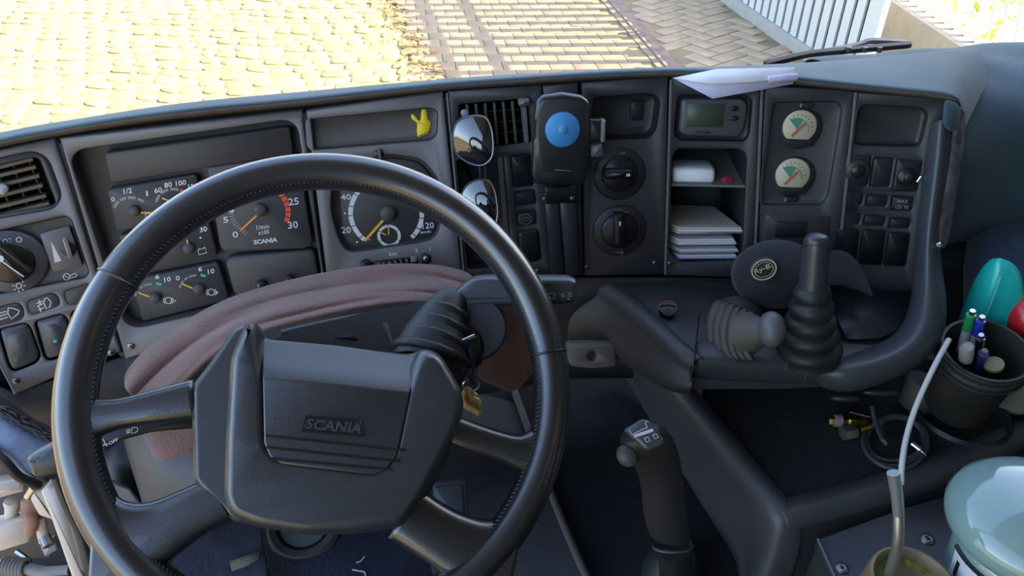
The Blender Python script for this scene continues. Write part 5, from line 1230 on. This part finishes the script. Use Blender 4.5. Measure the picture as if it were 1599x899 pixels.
for c in ((1449, 840), (1315, 885)):
    s_ = disc('screw', BFm, c, 10, .0025, -.004, SCREW, board, .001, 22); disc('washer_ring', BFm, c, 7, .0032, .001, mat('screw_grey', (.28, .29, .30), .4, metal=.8), s_, .0006, 20, 3.5); disc('socket', BFm, c, 3, .0030, .001, BLK, s_, .0003, 6)
mate = thing('mate_gourd', 'wooden mate cup of green yerba with a metal straw, bottom edge', 'cup', Pz(1425, 985, BZ))
mc = Pz(1428, 908, BZ+.105); mb = V((mc.x, mc.y, BZ))
GOU = mat('gourd_rim', (.17, .115, .055), .5, (120, .3, .001), var=.25, varscale=30)
lathe('gourd', mb, (0, 0, 1), [(.0, 0), (.030, .0), (.044, .02), (.050, .05), (.047, .085), (.0455, .10), (.044, .105), (.041, .106), (.0375, .100), (.036, .09), (.0, .08)], GOU, mate, n=36, close=False)
YRB = mat('yerba', (.17, .17, .03), .9, (160, 1., .006), var=.4, varscale=60)
lathe('yerba', mb, (0, 0, 1), [(.0, .083), (.018, .082), (.030, .088), (.0385, .094)], YRB, mate, n=28, close=False)
st_ = thing('metal_straw', 'flat-mouthed steel drinking straw standing in the mate', 'straw', mb+ZU*.085)
top_s = P(1395, 738, .74)
tube('straw_tube', [mb+V((-.018, .012, .075)), P(1401, 855, .765), P(1403, 800, .755)], .0055, mat('straw_steel', (.40, .39, .35), .35, metal=.8), st_, n=12, k=3)
tube('straw_mouth', [P(1403, 803, .755), P(1401, 775, .748), top_s], .0058, mat('straw_steel2', (.40, .43, .41), .3, metal=.7), st_, n=12, k=3, rr=[.0056, .0060, .0064])
jug = thing('pale_green_jug', 'glossy pale green thermos jug with domed lid, bottom right corner', 'jug', V((.55, .5, BZ)))
jax = V((-.10, .06, 1)).normalized(); jc = V((.562, .468, BZ)); JGM = mat('jug_green', (.19, .29, .265), .12, coat=.6)
lathe('jug_body', jc, jax, [(.0, 0), (.064, 0), (.067, .006), (.067, .130), (.063, .140), (.058, .146)], JGM, jug, n=48)
lathe('jug_groove', jc, jax, [(.057, .142), (.057, .155)], BLK, jug, n=40)
lathe('jug_lid', jc, jax, [(.058, .150), (.068, .152), (.078, .157), (.084, .166), (.085, .175), (.081, .186), (.070, .197), (.052, .205), (.028, .210), (.0, .211)], JGM, jug, n=48, sharp=180)
la0, la1 = math.radians(172), math.radians(252)
jx = (RT-jax*jax.x).normalized(); jy = jax.cross(jx)
def lring(z, r): return [jc+jax*z+jx*(r*math.cos(la0+(la1-la0)*k/16))+jy*(r*math.sin(la0+(la1-la0)*k/16)) for k in range(17)]
def wrap(s, z): a = la0+(la1-la0)*s; return jc+jax*z+jx*(.0682*math.cos(a))+jy*(.0682*math.sin(a))
lb_ = loft('label_sticker', [lring(.050, .0676), lring(.130, .0676)], mat('label_white', (.62, .64, .66), .5), jug, closed=False, cap=False)
def wstroke(p, q, w=.0055):
    return tube('label_letter', [wrap(*p), wrap(q[0]*.5+p[0]*.5, q[1]*.5+p[1]*.5), wrap(*q)], w, BLK, lb_, n=6, k=1, flat=.12, ref=None)
tube('label_border', [wrap(s/12, .131) for s in range(13)]+[wrap(1, .09), wrap(1, .050)], .0022, BLK, lb_, n=6, k=1)
for p, q in (((.36, .120), (.36, .060)), ((.74, .120), (.74, .060)), ((.36, .092), (.74, .092)), ((.12, .118), (.12, .095))): wstroke(p, q, .0030)
lathe('jug_button', jc+jax*.19+V((.045, -.050, 0)), (.3, -.45, .8), [(.0, .008), (.010, .008), (.012, .0)], GREYM, jug, n=18)

# ------------------------------------------------------------------ footwell
MATG = mat('floor_mat_grey', (.030, .031, .038), .85, (300, .4, .002), var=.2, varscale=12)
fm = slab('floor_mat', [Pz(700, 600, FLZ+.016), Pz(812, 628, FLZ+.016), Pz(925, 920, FLZ+.016), Pz(700, 960, FLZ+.016), Pz(640, 800, FLZ+.016)], FLZ+.004, MATG, None, .004); tag(fm, 'grey rubber floor mat right of the pedals with brown seam edge', 'mat')
tube('mat_seam', [Pz(800, 600, FLZ+.02), Pz(850, 740, FLZ+.02), Pz(885, 830, FLZ+.02), Pz(925, 920, FLZ+.02)], .007, mat('seam_brown', (.075, .058, .052), .7), fm, n=8)
fm2 = slab('carpet_mat', [Pz(300, 780, FLZ+.014), Pz(690, 780, FLZ+.014), Pz(760, 960, FLZ+.014), Pz(240, 960, FLZ+.014)], FLZ+.004, mat('navy_mat', (.016, .020, .040), .95, (140, .9, .003), var=.35, varscale=14), None, .003); tag(fm2, 'dark navy carpet mat on the floor under the wheel hub', 'mat')
for pts_ in (((556, 878), (563, 876), (569, 869)), ((550, 889), (560, 891), (569, 893), (571, 899))):
    t_ = tube('thread_scrap', [Pz(x, y, FLZ+.017) for x, y in pts_], .0012, mat('thread_pale', (.4, .4, .42), .8), None, n=5); tag(t_, 'pale curled thread scrap lying on the navy floor mat' if pts_[0][0] == 550 else 'short straight pale thread scrap lying on the navy floor mat', 'thread')
pd = thing('pedal', 'dark blue-grey pedal plate in a raised frame right of the hub', 'pedal', P(705, 800, 1.05))
PF = Fr(P(705, 790, 1.08), V((1, .15, 0)), V((-.05, .75, .65)))
plate('pedal_frame', PF, rnd([(676, 752), (728, 747), (735, 838), (700, 850), (676, 845)], 8), .004, -.012, MATG, pd, (), .003)
plate('pedal_pad', PF, rnd([(678, 760), (722, 756), (728, 832), (680, 838)], 5), .008, .0, mat('pedal_blue', (.030, .042, .055), .6), pd, (), .002)
bk = thing('brake_pedal_mount', 'round dark pedal base with pale disc on the floor below the hub', 'pedal', Pz(480, 850, FLZ))
PC = Pz(476, 812, FLZ+.03)
lathe('mount_ring', PC-ZU*.014, (0, -.3, .95), [(.040, 0), (.058, .0), (.062, .012), (.056, .020), (.046, .018), (.042, .004)], mat('mount_rubber', (.040, .036, .036), .7), bk, n=32)
lathe('mount_disc', PC-ZU*.012, (0, -.3, .95), [(.0, .014), (.040, .012), (.041, .0)], mat('disc_teal_grey', (.055, .07, .078), .5), bk, n=28, close=False)
strap = thing('webbing_strap', 'worn navy webbing strap with pale woven patch on the floor', 'strap', Pz(375, 899, FLZ))
srow = lambda y, z, o: [Pz(x, y+(x-370)*-.12, FLZ+z) for x in (333+o, 352+o, 372+o, 392+o, 412+o)]
sheet('strap_body', [srow(800, .10, -8), srow(830, .085, -3), srow(860, .07, 0), srow(890, .05, 6), srow(930, .03, 10)], mat('webbing_navy', (.032, .042, .075), .95, (150, 1., .004), kind='wave', var=.3, varscale=30), strap, .006, 1)
sheet('strap_patch', [[Pz(358, 876, FLZ+.072), Pz(380, 869, FLZ+.074), Pz(406, 860, FLZ+.074)], [Pz(362, 892, FLZ+.062), Pz(384, 884, FLZ+.066), Pz(402, 874, FLZ+.068)]], mat('patch_tan', (.26, .24, .18), .9, (200, 1., .003), kind='wave'), strap, .003, 0)
# knee panel left of the hub
kp = thing('knee_panel', 'smooth grey knee panel seen through the wheel below the towel', 'panel', P(240, 760, .98))
sheet('knee_face', [[P(182, 630, 1.08), P(182, 630, 1.0), P(260, 640, 1.0), P(330, 660, 1.0)], [P(192, 695, 1.07), P(190, 690, .98), P(260, 700, .98), P(340, 720, .98)], [P(222, 785, 1.07), P(222, 780, .985), P(280, 775, .98), P(340, 790, .98)], [P(236, 850, 1.08), P(236, 845, 1.03), P(290, 830, 1.02), P(350, 840, 1.0)]], PLA, kp, .004, 1)
sheet('gap_shade_sheet', [[P(110, 620, 1.12), P(250, 620, 1.12)], [P(110, 860, 1.12), P(260, 860, 1.12)]], BLK, kp, .003, 0)  # black sheet added as the shade inside the opening

# ------------------------------------------------------------------ door opening, bottom left
BEI = mat('body_cream', (.52, .44, .36), .35, (40, .15, .002), var=.12, varscale=6)
PRI = mat('primer_rust', (.30, .15, .10), .7, var=.35, varscale=25)
dp = thing('door_frame', 'cream painted door frame post with hinge parts and black seals', 'door frame', P(90, 860, 1.12))
DF = Fr(P(90, 820, 1.10), V((1, .3, 0)), V((-.25, .35, .9)))
plate('frame_post', DF, rnd([(62, 768), (74, 760), (100, 762), (124, 850), (136, 905), (112, 905), (82, 820)], 4), .010, -.03, BEI, dp, (), .005)
plate('inner_post', DF, rnd([(48, 762), (78, 768), (88, 815), (60, 806), (46, 780)], 4), -.010, -.04, BEI, dp, (), .004)
for k, off in enumerate((16, 29, 42)):
    tube('door_seal', [P(72+off, 745, 1.05), P(90+off, 790, 1.06), P(112+off*1.1, 840, 1.08), P(126+off*1.25, 905, 1.10)], .007, RUB if k != 1 else PLM, dp, n=8)
sheet('trim_panel', [[P(88, 742, 1.04), P(125, 738, 1.03), P(210, 745, 1.03)], [P(118, 800, 1.06), P(155, 810, 1.05), P(250, 840, 1.05)], [P(146, 890, 1.09), P(185, 886, 1.08), P(300, 890, 1.07)]], mat('trim_bluegrey', (.05, .055, .07), .5), dp, .004, 1)
dr2 = thing('door_hinge', 'cream and rust-primed door hinge with check arm at bottom left', 'hinge', P(30, 830, 1.16))
DH = Fr(P(30, 820, 1.14), V((1, .3, 0)), V((-.2, .4, .9)))
plate('hinge_plate', DH, rnd([(-40, 823), (0, 817), (38, 808), (47, 828), (44, 848), (0, 862), (-40, 872)], 5), .012, -.02, BEI, dr2, (), .004)
plate('upper_plate', DH, rnd([(-40, 762), (0, 752), (34, 744), (37, 768), (0, 778), (-40, 788)], 4), .012, -.02, BEI, dr2, (), .004)
lathe('hinge_pin', P(18, 782, 1.13), P(18, 822, 1.15)-P(18, 782, 1.13), [(.004, -.002), (.010, 0), (.011, .004), (.009, .012), (.010, .05)], mat('hinge_cream', (.50, .46, .40), .5), dr2, n=16)
plate('hinge_leaf', DH, rnd([(30, 782), (50, 776), (62, 798), (60, 808), (40, 820), (30, 812)], 5), .014, -.01, PRI, dr2, (), .004)
tube('check_arm', [P(44, 806, 1.12), P(50, 815, 1.12), P(46, 830, 1.13)], .009, PRI, dr2, n=10)
tube('hinge_post', [P(62, 808, 1.14), P(66, 830, 1.145), P(70, 845, 1.15)], .008, BEI, dr2, n=10)
plate('latch_bracket', DH, rnd([(62, 852), (82, 842), (90, 858), (70, 870)], 3), .012, -.006, mat('bracket_grey', (.26, .24, .23), .5), dr2, (), .002)
tube('bracket_pin', [P(70, 838, 1.12), P(76, 852, 1.115)], .008, SCREW, dr2, n=12, k=1)
tube('rod', [P(54, 760, 1.09), P(44, 775, 1.10)], .006, STEEL, dr2, n=10, k=1)
hs = thing('corrugated_hose', 'grey corrugated wiring hose hanging in the door opening', 'hose', P(30, 890, 1.18))
for k in range(7):
    c = P(8+k*5.2, 884+.5*k, 1.16); tube('hose_ring', [c+UP*(.013*math.cos(t))+FW*(.013*math.sin(t)) for t in [2*PI*q/14 for q in range(14)]], .003, mat('hose_grey', (.14, .135, .13), .6), hs, n=6, k=1, closed=True)
tube('hose_core', [P(2, 884, 1.16), P(44, 888, 1.16), P(70, 893, 1.16), P(110, 890, 1.16)], .009, mat('hose_core', (.20, .19, .18), .7), hs, n=10)
tube('wire', [P(25, 860, 1.17), P(45, 875, 1.17), P(50, 890, 1.17)], .004, STEEL, hs, n=6)
stp_ = thing('cab_step', 'ribbed pale metal step below the door seal, bottom edge', 'step', P(165, 905, 1.45))
SF = Fr(P(165, 905, 1.45), V((1, .2, 0)), V((0, .9, .4)))
plate('step_plate', SF, [(136, 892), (182, 888), (210, 930), (140, 930)], 0, -.01, mat('step_metal', (.55, .57, .60), .4, metal=.3), stp_, (), .002)
for k in range(7): plate('step_rib', SF, [(141+k*7, 893-k*.6), (143+k*7, 893-k*.6), (146+k*7.6, 925), (144+k*7.6, 925)], .003, 0, PLD, stp_, (), .0006)
wl = slab('sill', [T(-.62, .5, .05), T(-.50, .5, .05), T(-.50, 1.1, .05), T(-.62, 1.1, .05)], -.25, mat('sill_dark', (.04, .034, .03), .8), None, .01); struct(wl); wl.name = 'trim_2'
quad_ = link('trim_3', [P(-60, 730, 1.3), P(140, 730, 1.3), P(160, 960, 1.42), P(-60, 960, 1.42)], [(0, 1, 2, 3)], mat('door_inner_dark', (.045, .035, .03), .8, (30, .3, .003), var=.4, varscale=8), None, recalc=False); struct(quad_); m_ = quad_.modifiers.new('t', 'SOLIDIFY'); m_.thickness = .01
# denim cloth with frayed fringe at the dash end
DEN = mat('denim', (.19, .26, .38), .95, (500, .6, .0015), var=.35, varscale=25)
dn = thing('denim_cloth', 'faded blue denim cloth with dark frayed fringe at the left dash end', 'cloth', P(30, 700, .95))
sheet('denim_panel', [[P(-60, 600, .96), P(0, 622, .965), P(50, 660, .975), P(92, 686, .98)], [P(-60, 660, .93), P(0, 665, .935), P(45, 690, .95), P(80, 706, .97)], [P(-60, 700, .93), P(0, 695, .935), P(40, 728, .95), P(62, 742, .965)], [P(-60, 730, .95), P(-5, 708, .95), P(32, 740, .96), P(55, 752, .97)]], DEN, dn, .005, 2)
FRG = mat('fringe_dark', (.030, .028, .034), .95)
tv, tf = [], []
for k in range(90):
    s = k/90; x, y = -10+s*95, 628+s*50+random.uniform(-4, 10); a = P(x, y, .955+.02*s); b_ = P(x+random.uniform(6, 22), y+random.uniform(4, 18), .94+.02*s); w_ = UP*.0016; m__ = a.lerp(b_, .5)+(-FW)*.004
    q = len(tv); tv += [a-w_, a+w_, m__+w_*1.4, m__-w_*1.4, b_]; tf += [(q, q+1, q+2, q+3), (q+3, q+2, q+4)]
o = stuff(link('fringe', tv, tf, FRG, dn, recalc=False))
tube('fringe_band', [P(-40, 612, .95), P(0, 632, .955), P(40, 660, .965), P(84, 682, .975)], .010, FRG, dn, n=8)
tube('door_edge_hose', [P(-30, 694, .93), P(5, 718, .935), P(30, 744, .95), P(62, 758, .97)], .006, RUB, dn, n=10)
